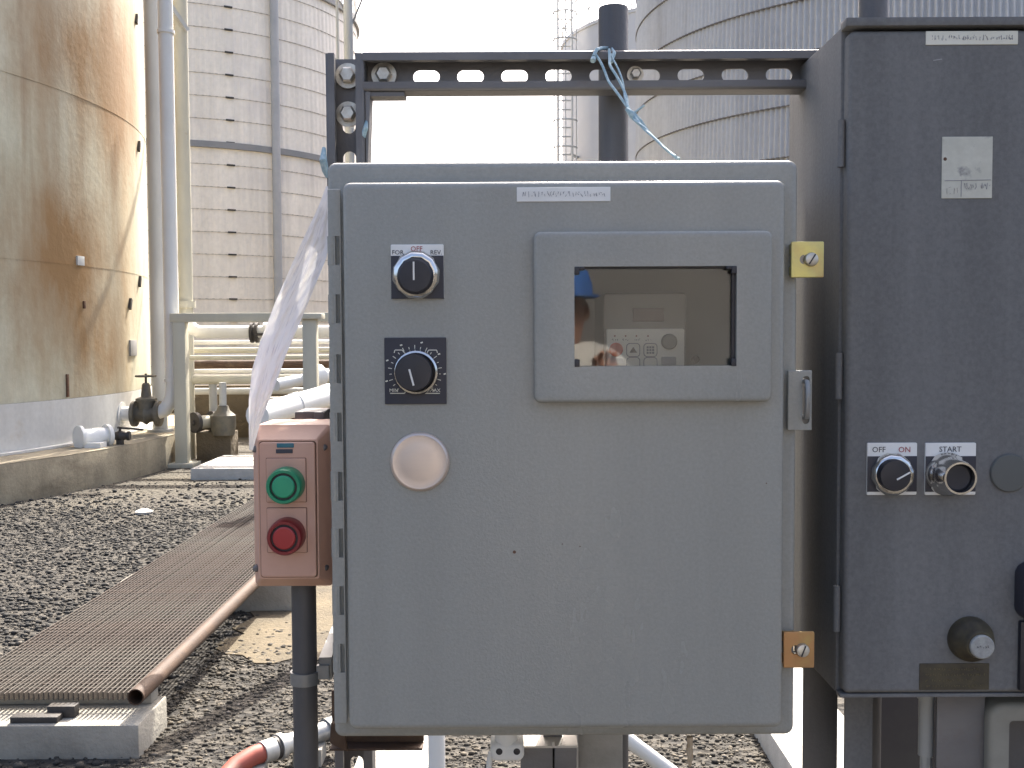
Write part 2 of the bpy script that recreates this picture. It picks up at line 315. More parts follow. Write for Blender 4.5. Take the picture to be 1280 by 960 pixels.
    def build(s, name, m, parent=None, bevel=0., smooth=True, ang=35, segs=2):
        me = bpy.data.meshes.new(name); o = bpy.data.objects.new(name, me); col.objects.link(o)
        off = Vector(parent['_w']) if parent is not None else Vector((0,0,0))
        bm = bmesh.new(); vv = [bm.verts.new(Vector(v)-off) for v in s.v]
        for f in s.f:
            try: bm.faces.new([vv[i] for i in f])
            except ValueError: pass
        bmesh.ops.recalc_face_normals(bm, faces=bm.faces[:])
        if bevel:
            ed = [e for e in bm.edges if len(e.link_faces) == 2 and e.calc_face_angle(0) > R(30)]
            bmesh.ops.bevel(bm, geom=ed, offset=bevel, segments=segs, profile=.6, affect='EDGES', clamp_overlap=True)
        bm.to_mesh(me); bm.free()
        if smooth:
            me.polygons.foreach_set('use_smooth', [True]*len(me.polygons)); me.set_sharp_from_angle(angle=R(ang))
        me.materials.append(m)
        o['_w'] = tuple(off)
        if parent is not None: o.parent = parent
        return o

def tag(o, label, cat, group=None, kind=None):
    if label: o['label'] = label
    if cat: o['category'] = cat
    if group: o['group'] = group
    if kind: o['kind'] = kind
    return o
def thing(name, loc, label, cat, group=None):
    o = bpy.data.objects.new(name, None); col.objects.link(o); o.location = loc; o['_w'] = tuple(loc); o.empty_display_size = .05
    return tag(o, label, cat, group)
def structure(o): o['kind'] = 'structure'; return o
def one(mb, name, m, label, cat, group=None, **k):
    return tag(mb.build(name, m, None, **k), label, cat, group)
def text(s, size, x, y, z, m, parent, name='lettering', align='CENTER', sx=1.):
    c = bpy.data.curves.new('tmp', 'FONT'); c.body = s; c.size = size; c.align_x = align; c.align_y = 'CENTER'; c.resolution_u = 2; c.extrude = .00015
    t = bpy.data.objects.new('tmp', c); col.objects.link(t)
    me = bpy.data.meshes.new_from_object(t.evaluated_get(bpy.context.evaluated_depsgraph_get()))
    bpy.data.objects.remove(t); bpy.data.curves.remove(c)
    off = Vector(parent['_w'])
    for v in me.vertices: v.co = Vector((x+v.co.x*sx, y-v.co.z, z+v.co.y))-off
    me.name = name; me.materials.clear(); me.materials.append(m)
    o = bpy.data.objects.new(name, me); col.objects.link(o); o.parent = parent; o['_w'] = tuple(off); return o
def scribble(x0, x1, z0, z1, y, m, parent, n=40, seed=1, name='lettering', w_=.00035):
    """blurred, unreadable print: rows of short strokes"""
    rd = random.Random(seed); mb = MB(); x = x0
    while x < x1:
        wd = rd.uniform(.0012, .0024)
        for _ in range(rd.choice((2, 2, 3))):
            a = (x+rd.uniform(0, wd), y, rd.uniform(z0, z1)); b = (x+rd.uniform(0, wd), y, rd.uniform(z0, z1))
            if (Vector(a)-Vector(b)).length > .0006: mb.bar(a, b, w_, w_, up=(0,1,0))
        x += wd+(.0005 if rd.random() < .85 else .0022)
    return mb.build(name, m, parent, smooth=False)
def arc(c, p0, p1, n=8):
    c = Vector(c); a = Vector(p0)-c; b = Vector(p1)-c
    return [c+a*math.cos(math.pi/2*k/n)+b*math.sin(math.pi/2*k/n) for k in range(n+1)]

# =================================================================== SETTING
g = MB(); S = 700
g.add([(-S,-S,0),(S,-S,0),(S,S,0),(-S,S,0)], [(0,1,2,3)])
structure(g.build('ground', M_ground, smooth=False))
rd = random.Random(2); out = []
for i in range(60): x = -1.36+5.0*i/59; out.append((x, 4.86+.10*math.sin(x*2.1)+rd.uniform(-.06, .06)))
out += [(3.64, 9.3)]+[(3.6-4.9*i/20, 9.3+rd.uniform(-.1, .1)) for i in range(1, 20)]
for i in range(40): y = 9.2-4.2*i/39; out.append((-1.40+rd.uniform(-.05, .05), y))
g = MB(); q = MB(); q.plate([(out, 0), (out, 1)], [], 0, 1); g.add([(v[0], v[2], .006-.06*v[1]) for v in q.v], q.f)
structure(g.build('path', M_soil, smooth=False))
# gravel stones
def stones(name, rects, mat_, seed):
    rg = np.random.default_rng(seed)
    bm = bmesh.new(); bmesh.ops.create_icosphere(bm, subdivisions=1, radius=1); bv = np.array([v.co[:] for v in bm.verts]); bf = np.array([[v.index for v in f.verts] for f in bm.faces]); bm.free()
    pos = []; rad = []
    for x0, x1, y0, y1, dens, r0, r1 in rects:
        n = int((x1-x0)*(y1-y0)*dens); pos.append(np.c_[rg.uniform(x0, x1, n), rg.uniform(y0, y1, n)]); rad.append(r0+(r1*1.45-r0)*rg.random(n)**3.6)
    pos = np.vstack(pos); rad = np.hstack(rad); n = len(pos)
    V = bv[None]*rg.uniform(.72, 1.2, (n, 12, 1))*np.c_[rad*rg.uniform(.8, 1.4, n), rad*rg.uniform(.8, 1.3, n), rad*rg.uniform(.42, .75, n)][:, None, :]
    a = rg.uniform(0, 6.28, n); c, s_ = np.cos(a)[:, None], np.sin(a)[:, None]
    X = V[..., 0]*c-V[..., 1]*s_+pos[:, :1]; Y = V[..., 0]*s_+V[..., 1]*c+pos[:, 1:]; Z = V[..., 2]+(rad*rg.uniform(.05, .55, n))[:, None]
    co = np.stack([X, Y, Z], -1).reshape(-1, 3); fa = (bf[None]+12*np.arange(n)[:, None, None]).reshape(-1)
    me = bpy.data.meshes.new(name); me.vertices.add(len(co)); me.vertices.foreach_set('co', co.ravel().astype(np.float32))
    me.loops.add(len(fa)); me.loops.foreach_set('vertex_index', fa.astype(np.int32)); nf = len(fa)//3
    me.polygons.add(nf); me.polygons.foreach_set('loop_start', np.arange(0, 3*nf, 3, dtype=np.int32)); me.polygons.foreach_set('loop_total', np.full(nf, 3, np.int32))
    me.update(calc_edges=True); me.materials.append(mat_)
    o = bpy.data.objects.new(name, me); col.objects.link(o); return o
tag(stones('gravel', [(-6.0, -2.05, 3.2, 6.0, 2600, .005, .014), (-5.4, -1.95, 6.0, 9.2, 1500, .005, .013), (-4.7, -1.9, 9.2, 9.9, 480, .006, .017), (-4.3, -1.6, 9.9, 10.8, 130, .006, .016), (-3.6, -1.3, 10.8, 12.5, 45, .006, .018), (-2.05, -1.42, 3.2, 8.5, 900, .006, .016)], M_stone, 3),
    'loose dark grey crushed stone to the left of the walkway', 'gravel', kind='stuff')
tag(stones('fine_gravel', [(-1.42, 1.0, 2.6, 4.98, 4200, .003, .0085), (1.0, 3.0, 2.6, 3.0, 1200, .005, .014), (-1.45, -.3, 4.75, 5.3, 1500, .003, .010), (-1.45, .4, 5.0, 8.0, 200, .003, .011)], M_stoneb, 5),
    'fine brownish gravel under and behind the grey enclosure', 'gravel', kind='stuff')

# =================================================================== TANKS
def ring(mb, cx, cy, r0, r1, z0, z1, n=160, ribs=0, amp=0., a0=0., a1=360.):
    """a strip of shell from z0 (radius r0) to z1 (radius r1)"""
    V = []; Fc = []; full = (a1-a0) >= 359.9; m_ = n if full else n+1
    for i in range(m_):
        a = R(a0+(a1-a0)*i/n); d = amp*math.sin(ribs*a) if ribs else 0
        V.append((cx+(r0+d)*math.cos(a), cy+(r0+d)*math.sin(a), z0)); V.append((cx+(r1+d)*math.cos(a), cy+(r1+d)*math.sin(a), z1))
    for i in range(n):
        j = (i+1) % m_; Fc.append((2*i, 2*j, 2*j+1, 2*i+1))
    return mb.add(V, Fc)
def band(mb, cx, cy, r, t, z0, z1, n=160):
    """solid hoop of thickness t outside radius r"""
    V = []; Fc = []
    for i in range(n):
        a = 2*math.pi*i/n; c, s_ = math.cos(a), math.sin(a)
        for q, z in ((r-.03, z0), (r+t, z0), (r+t, z1), (r-.03, z1)): V.append((cx+q*c, cy+q*s_, z))
    for i in range(n):
        j = (i+1) % n
        for k in range(4): Fc.append((4*i+k, 4*j+k, 4*j+(k+1)%4, 4*i+(k+1)%4))
    return mb.add(V, Fc)
def cone(mb, cx, cy, r, z0, z1, n=96):
    V = [(cx+r*math.cos(2*math.pi*i/n), cy+r*math.sin(2*math.pi*i/n), z0) for i in range(n)]+[(cx, cy, z1)]
    return mb.add(V, [(i, (i+1) % n, n) for i in range(n)])

# -- rust-streaked tank on its concrete ring
T1 = (-10.56, 12.22); R1 = 6.0
f = MB(); band(f, *T1, 6.62, 0, -.1, .37, 128); 
V = [(T1[0]+6.62*math.cos(2*math.pi*i/128), T1[1]+6.62*math.sin(2*math.pi*i/128), .37) for i in range(128)]
f.add(V, [tuple(range(128))])
one(f, 'tank_foundation', M_conct, 'stained tan concrete ring wall that the rust-streaked tank stands on', 'foundation', bevel=.02, ang=50)
t = thing('storage_tank', (*T1, .37), 'big cylindrical steel tank streaked with brown rust above a white bottom band', 'tank')
f = MB(); ring(f, *T1, R1+.012, R1+.012, .37, .86, 192); f.build('white_band', M_tankw, t)
f = MB(); band(f, *T1, R1, .10, .372, .395, 160); f.build('base_ring', M_tankw, t)
zs = [.86, 2.28, 4.08, 5.88, 7.68, 9.2]
for i in range(5):
    f = MB(); ring(f, *T1, R1-.0015*(i % 2), R1-.0015*(i % 2), zs[i], zs[i+1], 192); f.build('shell_course', M_tank1, t)
    if i: f = MB(); band(f, *T1, R1, .003, zs[i]-.008, zs[i]+.008, 160); f.build('weld_seam', M_tank1, t)
f = MB(); cone(f, *T1, R1+.05, 9.2, 9.9); f.build('roof', M_tankw, t)
def on_tank(px, py, w_, h_, t_, name, m, tilt=0.):
    h = cylhit(px, py, *T1, R1+.005); n = Vector((h.x-T1[0], h.y-T1[1], 0)).normalized(); u = Vector((-n.y, n.x, 0))
    a = h-n*.02; mb = MB(); mb.bar(h+Vector((0,0,-h_/2))-u*tilt, h+Vector((0,0,h_/2))+u*tilt, w_, t_, up=n); mb.build(name, m, t, bevel=.003)
on_tank(166, 435, .26, .19, .03, 'nameplate', M_bband)
for px, py in ((170, 24), (173, 183), (174, 352), (162, 380)): on_tank(px, py, .05, .12, .05, 'clip', M_iron, .03)
on_tank(100, 326, .13, .10, .03, 'boss', M_tankw); on_tank(84, 482, .03, .24, .03, 'clip', M_rust); on_tank(105, 381, .03, .08, .03, 'clip', M_rust)

# -- pinkish panelled tank
T2 = (-11.3, 36.3); R2 = 6.0
t = thing('storage_tank', (*T2, 0), 'tall pale pinkish tank with thin hoops and a thick grey band round its middle', 'tank')
z = 0.; k = 0
while z < 12.0:
    z1 = min(z+.655, 12.15); f = MB(); ring(f, *T2, R2+.012, R2-.008, z, z1, 760, 190, .010); f.build('cladding_course', M_tank2, t)
    f = MB(); band(f, *T2, R2, .010, z-.010, z+.010, 120); f.build('hoop', M_seamp, t)
    z = z1; k += 1
f = MB(); band(f, *T2, R2, .09, 7.02, 7.20, 140); f.build('wind_band', M_bband, t)
f = MB(); band(f, *T2, R2, .10, 12.1, 12.32, 140); f.build('rim', M_bband, t)
f = MB(); cone(f, *T2, R2, 12.2, 12.9); f.build('roof', M_tank2, t)
h = cylhit(347, 300, *T2, R2+.12); f = MB(); f.tube([(h.x, h.y, 0), (h.x, h.y, 12.2)], .13, 12); f.build('riser', M_gband, t)
for i in range(1, 19):
    zz = .655*i; hh = cylhit(293, 480-0, *T2, R2); n = Vector((hh.x-T2[0], hh.y-T2[1], 0)).normalized(); u = Vector((-n.y, n.x, 0)); c = Vector((hh.x, hh.y, zz))+n*.03
    f = MB(); f.bar(c-u*.12, c+u*.12, .045, .05, up=n); f.build('hoop_clamp', M_iron, t)
for an in range(0, 360, 15):
    f = MB(); x, y = T2[0]+R2*math.cos(R(an)), T2[1]+R2*math.sin(R(an)); f.tube([(x, y, 12.28), (x, y, 13.4)], .035, 6); f.build('rail_post', M_wpaint, t)
f = MB()
for zz in (12.85, 13.38): f.tube([(T2[0]+R2*math.cos(R(a)), T2[1]+R2*math.sin(R(a)), zz) for a in range(0, 361, 5)], .028, 6)
f.build('guard_rail', M_wpaint, t)

# -- corrugated tank on the right
T3 = (8.75, 22.7); R3 = 6.0
t = thing('storage_tank', (*T3, 0), 'grey insulated tank clad in vertical corrugated metal with hoops', 'tank')
z = .2; k = 0
while z < 10:
    f = MB(); ring(f, *T3, R3+.018, R3-.012, z, z+.88, 360*8, 360, .026); f.build('corrugated_course', M_tank3, t)
    f = MB(); band(f, *T3, R3+.020, .010, z-.010, z+.010, 150); f.build('hoop', M_seam, t); z += .87
f = MB(); cone(f, *T3, R3, z, z+.8); f.build('roof', M_tank3, t)
f = MB(); band(f, *T3, R3+.1, 0, 0, .2, 96); f.build('base_ring', M_conc, t)

# -- pale tank beyond
T4 = (8.05, 41.0); R4 = 6.05
t = thing('storage_tank', (*T4, 0), 'plain pale grey tank standing behind the corrugated tank', 'tank')
z = 0.
for i in range(6):
    f = MB(); ring(f, *T4, R4, R4, z, z+2.1, 160); f.build('shell_course', M_tank4, t); z += 2.1
f = MB(); band(f, *T4, R4, .05, z-.1, z+.02, 120); f.build('rim', M_tank4, t)
f = MB(); cone(f, *T4, R4, z, z+1.0); f.build('roof', M_tank4, t)
for a in range(150, 271, 20):
    x, y = T4[0]+R4*math.cos(R(a)), T4[1]+R4*math.sin(R(a)); f = MB(); f.tube([(x, y, z), (x, y, z+1.1)], .03, 6); f.build('rail_post', M_gpaint, t)
f = MB()
for zz in (z+.55, z+1.08): f.tube([(T4[0]+R4*math.cos(R(a)), T4[1]+R4*math.sin(R(a)), zz) for a in range(140, 281, 4)], .025, 6)
f.build('guard_rail', M_gpaint, t)
# caged ladder at the pale tank's edge
lx, ly = 1.95, 38.0
t = thing('caged_ladder', (lx, ly, 0), 'white caged ladder rising beside the pale tank', 'ladder')
f = MB(); f.tube([(lx-.25, ly, 0), (lx-.25, ly, 16)], .05, 8); f.build('rail', M_wpaint, t)
f = MB(); f.tube([(lx+.25, ly, 0), (lx+.25, ly, 16)], .05, 8); f.build('rail', M_wpaint, t)
rung = MB().tube([(lx-.25, ly, .3), (lx+.25, ly, .3)], .025, 6).build('rung', M_gpaint, t)
for i in range(1, 50):
    o = rung.copy(); col.objects.link(o); o.location.z = .32*i
hoop = MB().tube([(lx+.42*math.cos(R(a)), ly-.1+.42*math.sin(R(a)), 2.5) for a in range(180, 361, 15)], .03, 6).build('cage_hoop', M_gpaint, t)
for i in range(1, 15):
    o = hoop.copy(); col.objects.link(o); o.location.z = .95*i
f = MB()
for a in (200, 235, 270, 305, 340): f.tube([(lx+.42*math.cos(R(a)), ly-.1+.42*math.sin(R(a)), 2.5), (lx+.42*math.cos(R(a)), ly-.1+.42*math.sin(R(a)), 15.8)], .02, 5)
f.build('cage_bars', M_gpaint, t)
f = MB(); f.bar((lx+.2, ly, 8), (lx+.9, ly+1.7, 8), .08, .08); f.build('stand_off', M_gpaint, t)

# -- white column with braces in front of the pinkish tank
cx_, cy_ = PX(433, 40, 19), 19.0
t = thing('lighting_mast', (cx_, cy_, 0), 'slim white mast with thin diagonal braces in front of the pinkish tank', 'mast')
f = MB(); f.tube([(cx_+.035, cy_, 0), (cx_+.035, cy_, 11)], .085, 14); f.build('pole', M_gpaint, t)
f = MB(); f.tube([(cx_-.17, cy_+.05, 0), (cx_-.17, cy_+.05, 11)], .025, 8); f.build('cable_pipe', M_gpaint, t)
for dx, z0, z1 in ((.55, 6.9, 8.2), (-.75, 7.2, 8.6), (.75, 8.0, 9.5)):
    f = MB(); f.tube([(cx_+.03, cy_, z0), (cx_+.03+dx, cy_, z1)], .018, 6); f.build('brace', M_bband, t)
f = MB(); f.bar((cx_-.9, cy_, 9.6), (cx_+.95, cy_, 9.6), .08, .08); f.build('cross_arm', M_gpaint, t)

# =================================================================== PIPES BY THE RUSTY TANK
gp = 'vertical pipes beside the rusty tank'
x0 = PX(212.5, 300, 12.2)
t = thing('riser_pipe', (x0, 12.2, .5), 'sunlit white riser pipe with an elbow at its foot beside the rusty tank', 'pipe')
f = MB(); f.tube([(x0, 12.2, 9.4)]+[(x0, 12.2, z) for z in (7, 4, 1.2, .9)]+[(x0-.025, 12.2, .76), (x0-.10, 12.2, .655), (x0-.22, 12.2, .615), (x0-.45, 12.2, .61)], .083, 20); f.build('pipe', M_wpaint, t)
for zz in (1.0, 5.0):
    f = MB(); f.lathe((x0, 12.2, zz), (0,0,1), [(.083,-.02),(.098,-.02),(.098,.02),(.083,.02)], 20); f.build('coupling', M_wpaint, t)
f = MB(); f.tube([(x0, 12.2, 9.4), (x0-.05, 12.2, 9.6), (x0-.2, 12.2, 9.72), (x0-1.6, 12.2, 9.75)], .083, 16); f.build('top_bend', M_wpaint, t)
x1 = PX(195.5, 300, 12.55)
t = thing('riser_pipe', (x1, 12.55, .37), 'dull grey riser pipe next to the rusty tank wall', 'pipe')
f = MB(); f.tube([(x1, 12.55, .37), (x1, 12.55, 9.4), (x1-.05, 12.55, 9.6), (x1-.25, 12.55, 9.7), (x1-1.5, 12.55, 9.7)], .085, 20); f.build('pipe', M_gpaint, t)
f = MB(); f.lathe((x1, 12.55, .37), (0,0,1), [(.15,0),(.15,.03),(.085,.03)], 20); f.build('base_flange', M_gpaint, t)
x2 = PX(230.5, 300, 12.9)
t = thing('riser_pipe', (x2, 12.9, 0), 'cream riser pipe behind the sunlit white riser', 'pipe')
f = MB(); f.tube([(x2, 12.9, 0), (x2, 12.9, 9.6)], .088, 20); f.build('pipe', M_cpaint, t)
f = MB(); f.lathe((x2, 12.9, 1.9), (0,0,1), [(.088,-.04),(.12,-.04),(.12,.04),(.088,.04)], 20); f.build('flange', M_cpaint, t)
f = MB(); f.bar((x1, 12.5, 5.75), (x2+.1, 12.85, 5.2), .05, .05); f.build('tie_bar', M_gpaint, t)

# gate valve on the tank outlet
vx, vz = PX(183, 505, 12.2), .61
t = thing('gate_valve', (vx, 12.2, vz-.15), 'olive iron gate valve with a handwheel on the rusty tank outlet', 'valve')
f = MB(); f.lathe((vx-.16, 12.2, vz), (1,0,0), [(.09,0),(.15,0),(.15,.04),(.09,.04),(.10,.12),(.13,.16),(.10,.20),(.09,.28),(.15,.28),(.15,.32),(.09,.32)], 24); f.build('body', M_valve, t)
f = MB(); f.lathe((vx, 12.2, vz), (0,0,1), [(.10,.05),(.10,.15),(.12,.15),(.12,.18),(.06,.20),(.045,.34),(.03,.36)], 20); f.build('bonnet', M_valve, t)
f = MB(); f.tube([(vx, 12.2, vz+.34), (vx, 12.2, vz+.47)], .014, 8); f.build('stem', M_iron, t)
f = MB(); f.tube([(vx+.11*math.cos(R(a)), 12.2+.11*math.sin(R(a)), vz+.44) for a in range(0, 361, 20)], .012, 8, caps=False)
for a in (0, 90): f.tube([(vx-.11*math.cos(R(a)), 12.2-.11*math.sin(R(a)), vz+.44), (vx+.11*math.cos(R(a)), 12.2+.11*math.sin(R(a)), vz+.44)], .009, 6)
f.build('handwheel', M_valve, t)
f = MB(); f.tube([(vx-.16, 12.2, vz), (T1[0]+5.95, 12.2, vz)], .085, 18)
f.lathe((T1[0]+5.99, 12.2, vz), (1,0,0), [(.085,0),(.14,0),(.14,.03),(.085,.03)], 20)
one(f, 'outlet_pipe', M_wpaint, 'short white pipe stub between the rusty tank and the gate valve', 'pipe')
# low stub and black lever valve lying on the foundation
a = P(101, 546, 10.75); b = P(139, 546, 11.0)
f = MB(); f.lathe((a.x-.03, a.y, .47), (b.x-a.x, b.y-a.y, 0), [(.10,0),(.125,0),(.125,.035),(.088,.035),(.088,.30),(.12,.30),(.12,.34),(.05,.345)], 20)
f.box(a.x+.05, a.x+.22, a.y-.05, a.y+.12, .37, .42)
one(f, 'drain_stub', M_wpaint, 'stubby white flanged drain pipe lying on the concrete ring wall', 'pipe')
c = P(150, 545, 11.05)
t = thing('lever_valve', (c.x, c.y, .37), 'black lever valve with a long handle on the concrete ring wall', 'valve')
f = MB(); f.lathe((c.x-.10, c.y, .46), (1,.1,0), [(.05,0),(.05,.03),(.035,.03),(.06,.10),(.035,.17),(.05,.17),(.05,.20)], 16); f.box(c.x-.03, c.x+.03, c.y-.03, c.y+.03, .37, .45); f.build('body', M_iron, t)
f = MB(); f.bar((c.x-.02, c.y, .55), (c.x+.26, c.y-.05, .53), .03, .02); f.tube([(c.x, c.y, .47), (c.x, c.y, .55)], .015, 8); f.build('handle', M_iron, t)

# pipe frame
fy = 12.1; fx0 = PX(227, 480, fy); ftop = PZ(260, 396, fy)
t = thing('pipe_rack', (fx0, fy, 0), 'cream steel goalpost rack carrying the pipes behind the salmon button box', 'rack')
f = MB(); f.box(fx0-.07, fx0+.07, fy-.07, fy+.07, 0, ftop-.06); f.build('post', M_cpaint, t, bevel=.006)
f = MB(); f.box(-.6, -.46, fy-.07, fy+.07, 0, ftop-.06); f.build('post', M_cpaint, t, bevel=.006)
f = MB(); f.box(fx0-.1, -.4, fy-.075, fy+.075, ftop-.06, ftop+.04); f.build('beam', M_cpaint, t, bevel=.006)
f = MB(); f.box(fx0-.16, fx0+.16, fy-.16, fy+.16, 0, .05); f.build('base_plate', M_cpaint, t, bevel=.006)
# pipes running across behind the frame
def hpipe(py, Y, r, m, label, xl=238, xr=-.3, extra=None):
    z_ = PZ(280, py, Y); xa = PX(xl, py, Y); f = MB(); pts = [(xa, Y, z_), (xr, Y, z_)]
    if extra: pts = [(xa-.02, Y+.0, z_+.12), (xa+.02, Y, z_+.04)]+[(xa+.10, Y, z_), (xr, Y, z_)]
    f.tube(pts, r, 16)
    for q in (.9, 2.0):
        if xa+q < xr: f.lathe((xa+q, Y, z_), (1,0,0), [(r,-.025),(r*1.5,-.025),(r*1.5,.025),(r,.025)], 16)
    f.box(xa+1.9, xa+1.96, Y-.03, Y+.03, 0, z_-r*.9); f.box(xr-.5, xr-.42, Y-.04, Y+.04, 0, z_-r*.9)
    return one(f, 'process_pipe', m, label, 'pipe', 'pipes running across behind the frame')
hpipe(415, 12.45, .075, M_wpaint, 'white process pipe hung highest under the cream frame', extra=True)
hpipe(438, 13.2, .035, M_cpaint, 'thin cream process pipe second from the top in the frame')
hpipe(456, 13.9, .06, M_rustp, 'brown rust-stained process pipe in the middle of the frame')
hpipe(474, 12.9, .06, M_cpaint, 'cream process pipe lowest in the frame above the pump')
hpipe(428, 13.6, .028, M_wpaint, 'thin white process pipe just below the highest white one', xl=236)
hpipe(447, 12.75, .030, M_cpaint, 'thin cream process pipe between the brown pipe and the one above it', xl=238)
hpipe(464, 13.4, .030, M_wpaint, 'thin white process pipe just above the lowest cream one', xl=240)
hpipe(489, 14.3, .045, M_gpaint, 'grey process pipe running low behind the pump', xl=243)
hx = PX(318, 416, 12.45); hz = PZ(318, 416, 12.45)
t = thing('lever_valve', (hx, 12.45, hz), 'dark valve with side handle on the highest white process pipe', 'valve')
f = MB(); f.lathe((hx-.04, 12.45, hz), (1,0,0), [(.12,0),(.12,.03),(.09,.03),(.09,.06),(.12,.06),(.12,.09)], 18); f.build('body', M_iron, t)
f = MB(); f.bar((hx+.02, 12.36, hz-.02), (hx+.2, 12.3, hz-.02), .04, .03); f.build('handle', M_iron, t)
# pump set
px_, py_ = PX(258, 528, 12.75), 12.75; pz = .47
t = thing('pump', (px_, py_, 0), 'small black and cream motor pump standing on a concrete pier', 'pump')
f = MB(); f.lathe((px_-.11, py_-.16, pz), (.62,.78,0), [(.03,-.02),(.03,0),(.125,0),(.125,.05),(.075,.05),(.075,.25),(.125,.25),(.125,.31),(.06,.31)], 22); f.build('motor', M_iron, t)
f = MB(); f.lathe((px_-.11, py_-.16, pz), (.62,.78,0), [(.079,.055),(.079,.245)], 22); f.build('casing_band', M_cpaint, t)
f = MB(); f.lathe((px_+.22, py_-.05, pz), (0,0,1), [(.13,-.16),(.15,-.05),(.15,.08),(.08,.14),(.06,.2)], 20); f.build('pump_casing', M_valve, t)
f = MB(); f.tube([(px_+.22, py_-.05, pz+.18), (px_+.22, py_-.05, .95)], .045, 12); f.tube([(px_+.03, py_+.2, .3), (px_+.03, py_+.2, .95)], .05, 12); f.build('discharge_pipe', M_gpaint, t)
f = MB(); f.box(px_-.1, px_+.32, py_-.1, py_+.25, -.05, pz-.125); f.build('pier', M_earth, t, bevel=.01)
# low containment wall and bank farther back
f = MB(); f.box(-7.0, 6.0, 15.6, 15.8, -.05, .78)
one(f, 'containment_wall', M_earth, 'low brown containment wall behind the pump and pipes', 'wall', bevel=.01)
for k_, (xx, yy, hh) in enumerate(((-3.45, 15.2, .62), (-2.2, 15.1, .7))):
    f = MB(); f.lathe((xx, yy, 0), (0,0,1), [(.22,0),(.22,.03),(.21,.06),(.21,hh-.05),(.22,hh-.03),(.22,hh)], 20)
    one(f, 'drum', (M_valve, M_rustp)[k_], ('olive steel drum by the low brown containment wall', 'rusty steel drum by the low brown containment wall')[k_], 'drum')
# pale slab on the yard
f = MB(); q = G(238, 600, 0); f.box(q.x, -1.45, q.y, q.y+1.25, -.05, .12)
one(f, 'concrete_slab', M_concw, 'low sunlit white concrete slab between the pipes and the catwalk', 'slab', bevel=.012)
# second group of pipes seen between film and enclosure
f = MB(); f.box(PX(380, 460, 8.6), PX(397, 460, 8.6), 8.55, 8.66, 0, PZ(388, 399, 8.6))
f.box(PX(374, 400, 8.6), PX(404, 400, 8.6), 8.52, 8.69, PZ(388, 399, 8.6), PZ(388, 392, 8.6))
one(f, 'support_post', M_cpaint, 'cream square post with a cap plate between film strip and grey enclosure', 'post', bevel=.006)
f = MB(); a = P(345, 481, 9.4); b = P(420, 467, 9.9); f.tube([a, b, b+(b-a)*2.], .055, 14); f.lathe(P(394, 471, 9.6), b-a, [(.05,-.06),(.11,-.06),(.11,.06),(.05,.06)], 16); f.box(b.x+.2, b.x+.28, b.y+.1, b.y+.2, 0, 1.2)
one(f, 'flanged_pipe', M_wpaint, 'bright white flanged pipe passing behind the cream square post', 'pipe')
# diagonal white pipe close behind the button box
pa = P(322, 520, 4.65); pb = P(405, 496, 5.2); pd = (pb-pa)
pts = [pa, pb, pb+pd*1.0, pb+pd*1.9]
f = MB(); f.tube(pts, .055, 18)
for k_ in (0.03, .55, 1.05): f.lathe(pa+pd*k_*1.0, pd, [(.055,-.02),(.060,-.02),(.060,.02),(.055,.02)], 16)
e = pts[-1]; f.box(e.x-.09, e.x-.02, e.y-.18, e.y-.1, 0, e.z-.1)
one(f, 'slanting_pipe', M_wpaint, 'white pipe with couplings slanting upward right behind the salmon button box', 'pipe')

# =================================================================== CATWALK
wx0, wx1, wy0, wy1, wz = -2.09, -1.40, 3.79, 9.2, .20
t = thing('catwalk_grating', ((wx0+wx1)/2, wy0, wz), 'long rusty steel bar grating laid over concrete sleepers as a walkway', 'grating')
nb = 38
bb = MB().box(wx0, wx0+.0045, wy0, wy1, wz-.028, wz).build('bearing_bar', M_rustbar, t, smooth=False)
for i in range(1, nb+1):
    o = bb.copy(); col.objects.link(o); o.location.x = (wx1-wx0)/nb*i; o.location.z = random.uniform(-.003, .002); o.rotation_euler.z = random.uniform(-.0007, .0007); o.rotation_euler.x = random.uniform(-.0004, .0004)
rr_ = MB().tube([(wx0, wy0+.06, wz-.006), (wx1+.004, wy0+.06, wz-.006)], .0035, 6).build('cross_rod', M_rustbar, t)
n = int((wy1-wy0-.1)/.05)
for i in range(1, n):
    o = rr_.copy(); col.objects.link(o); o.location.y = .05*i
f = MB(); f.tube([(wx1+.045, wy0-.09, wz+.012), (wx1+.05, wy1-.2, wz+.012)], .030, 20, caps=False)
f.tube([(wx1+.045, wy0-.089, wz+.012), (wx1+.05, wy1-.2, wz+.012)], .026, 20, caps=False)
f.lathe((wx1+.045, wy0-.09, wz+.012), (0,1,0), [(.030,0),(.026,.0)], 20, cap=False)
one(f, 'rusty_pipe', M_rustp, 'long open-ended rusty pipe lying along the edge of the walkway grating', 'pipe')
f = MB(); f.box(-2.6, -1.335, 3.67, 3.98, -.05, .122); f.box(-2.3, -1.36, 3.88, 3.96, .1215, .171)
one(f, 'concrete_sleeper', M_conc, 'pale concrete sleeper under the open end of the walkway grating', 'sleeper', bevel=.012)
f = MB(); f.box(-2.15, -1.19, 5.66, 5.86, -.05, .170)
one(f, 'concrete_sleeper', M_conc, 'darker concrete sleeper under the middle of the walkway grating', 'sleeper', bevel=.012)
f = MB(); f.box(-2.15, -1.25, 8.7, 8.9, -.05, .170)
one(f, 'concrete_sleeper', M_conc, 'concrete sleeper under the far end of the walkway grating', 'sleeper', bevel=.012)
c = P(50, 897, 3.73); f = MB(); f.box(c.x-.09, c.x+.08, 3.69, 3.74, .1225, .145); f.box(c.x+.02, c.x+.12, 3.742, 3.785, .1225, .165)
one(f, 'steel_lug', M_iron, 'short dark steel lug on the pale sleeper in front of the grating', 'lug', bevel=.003)
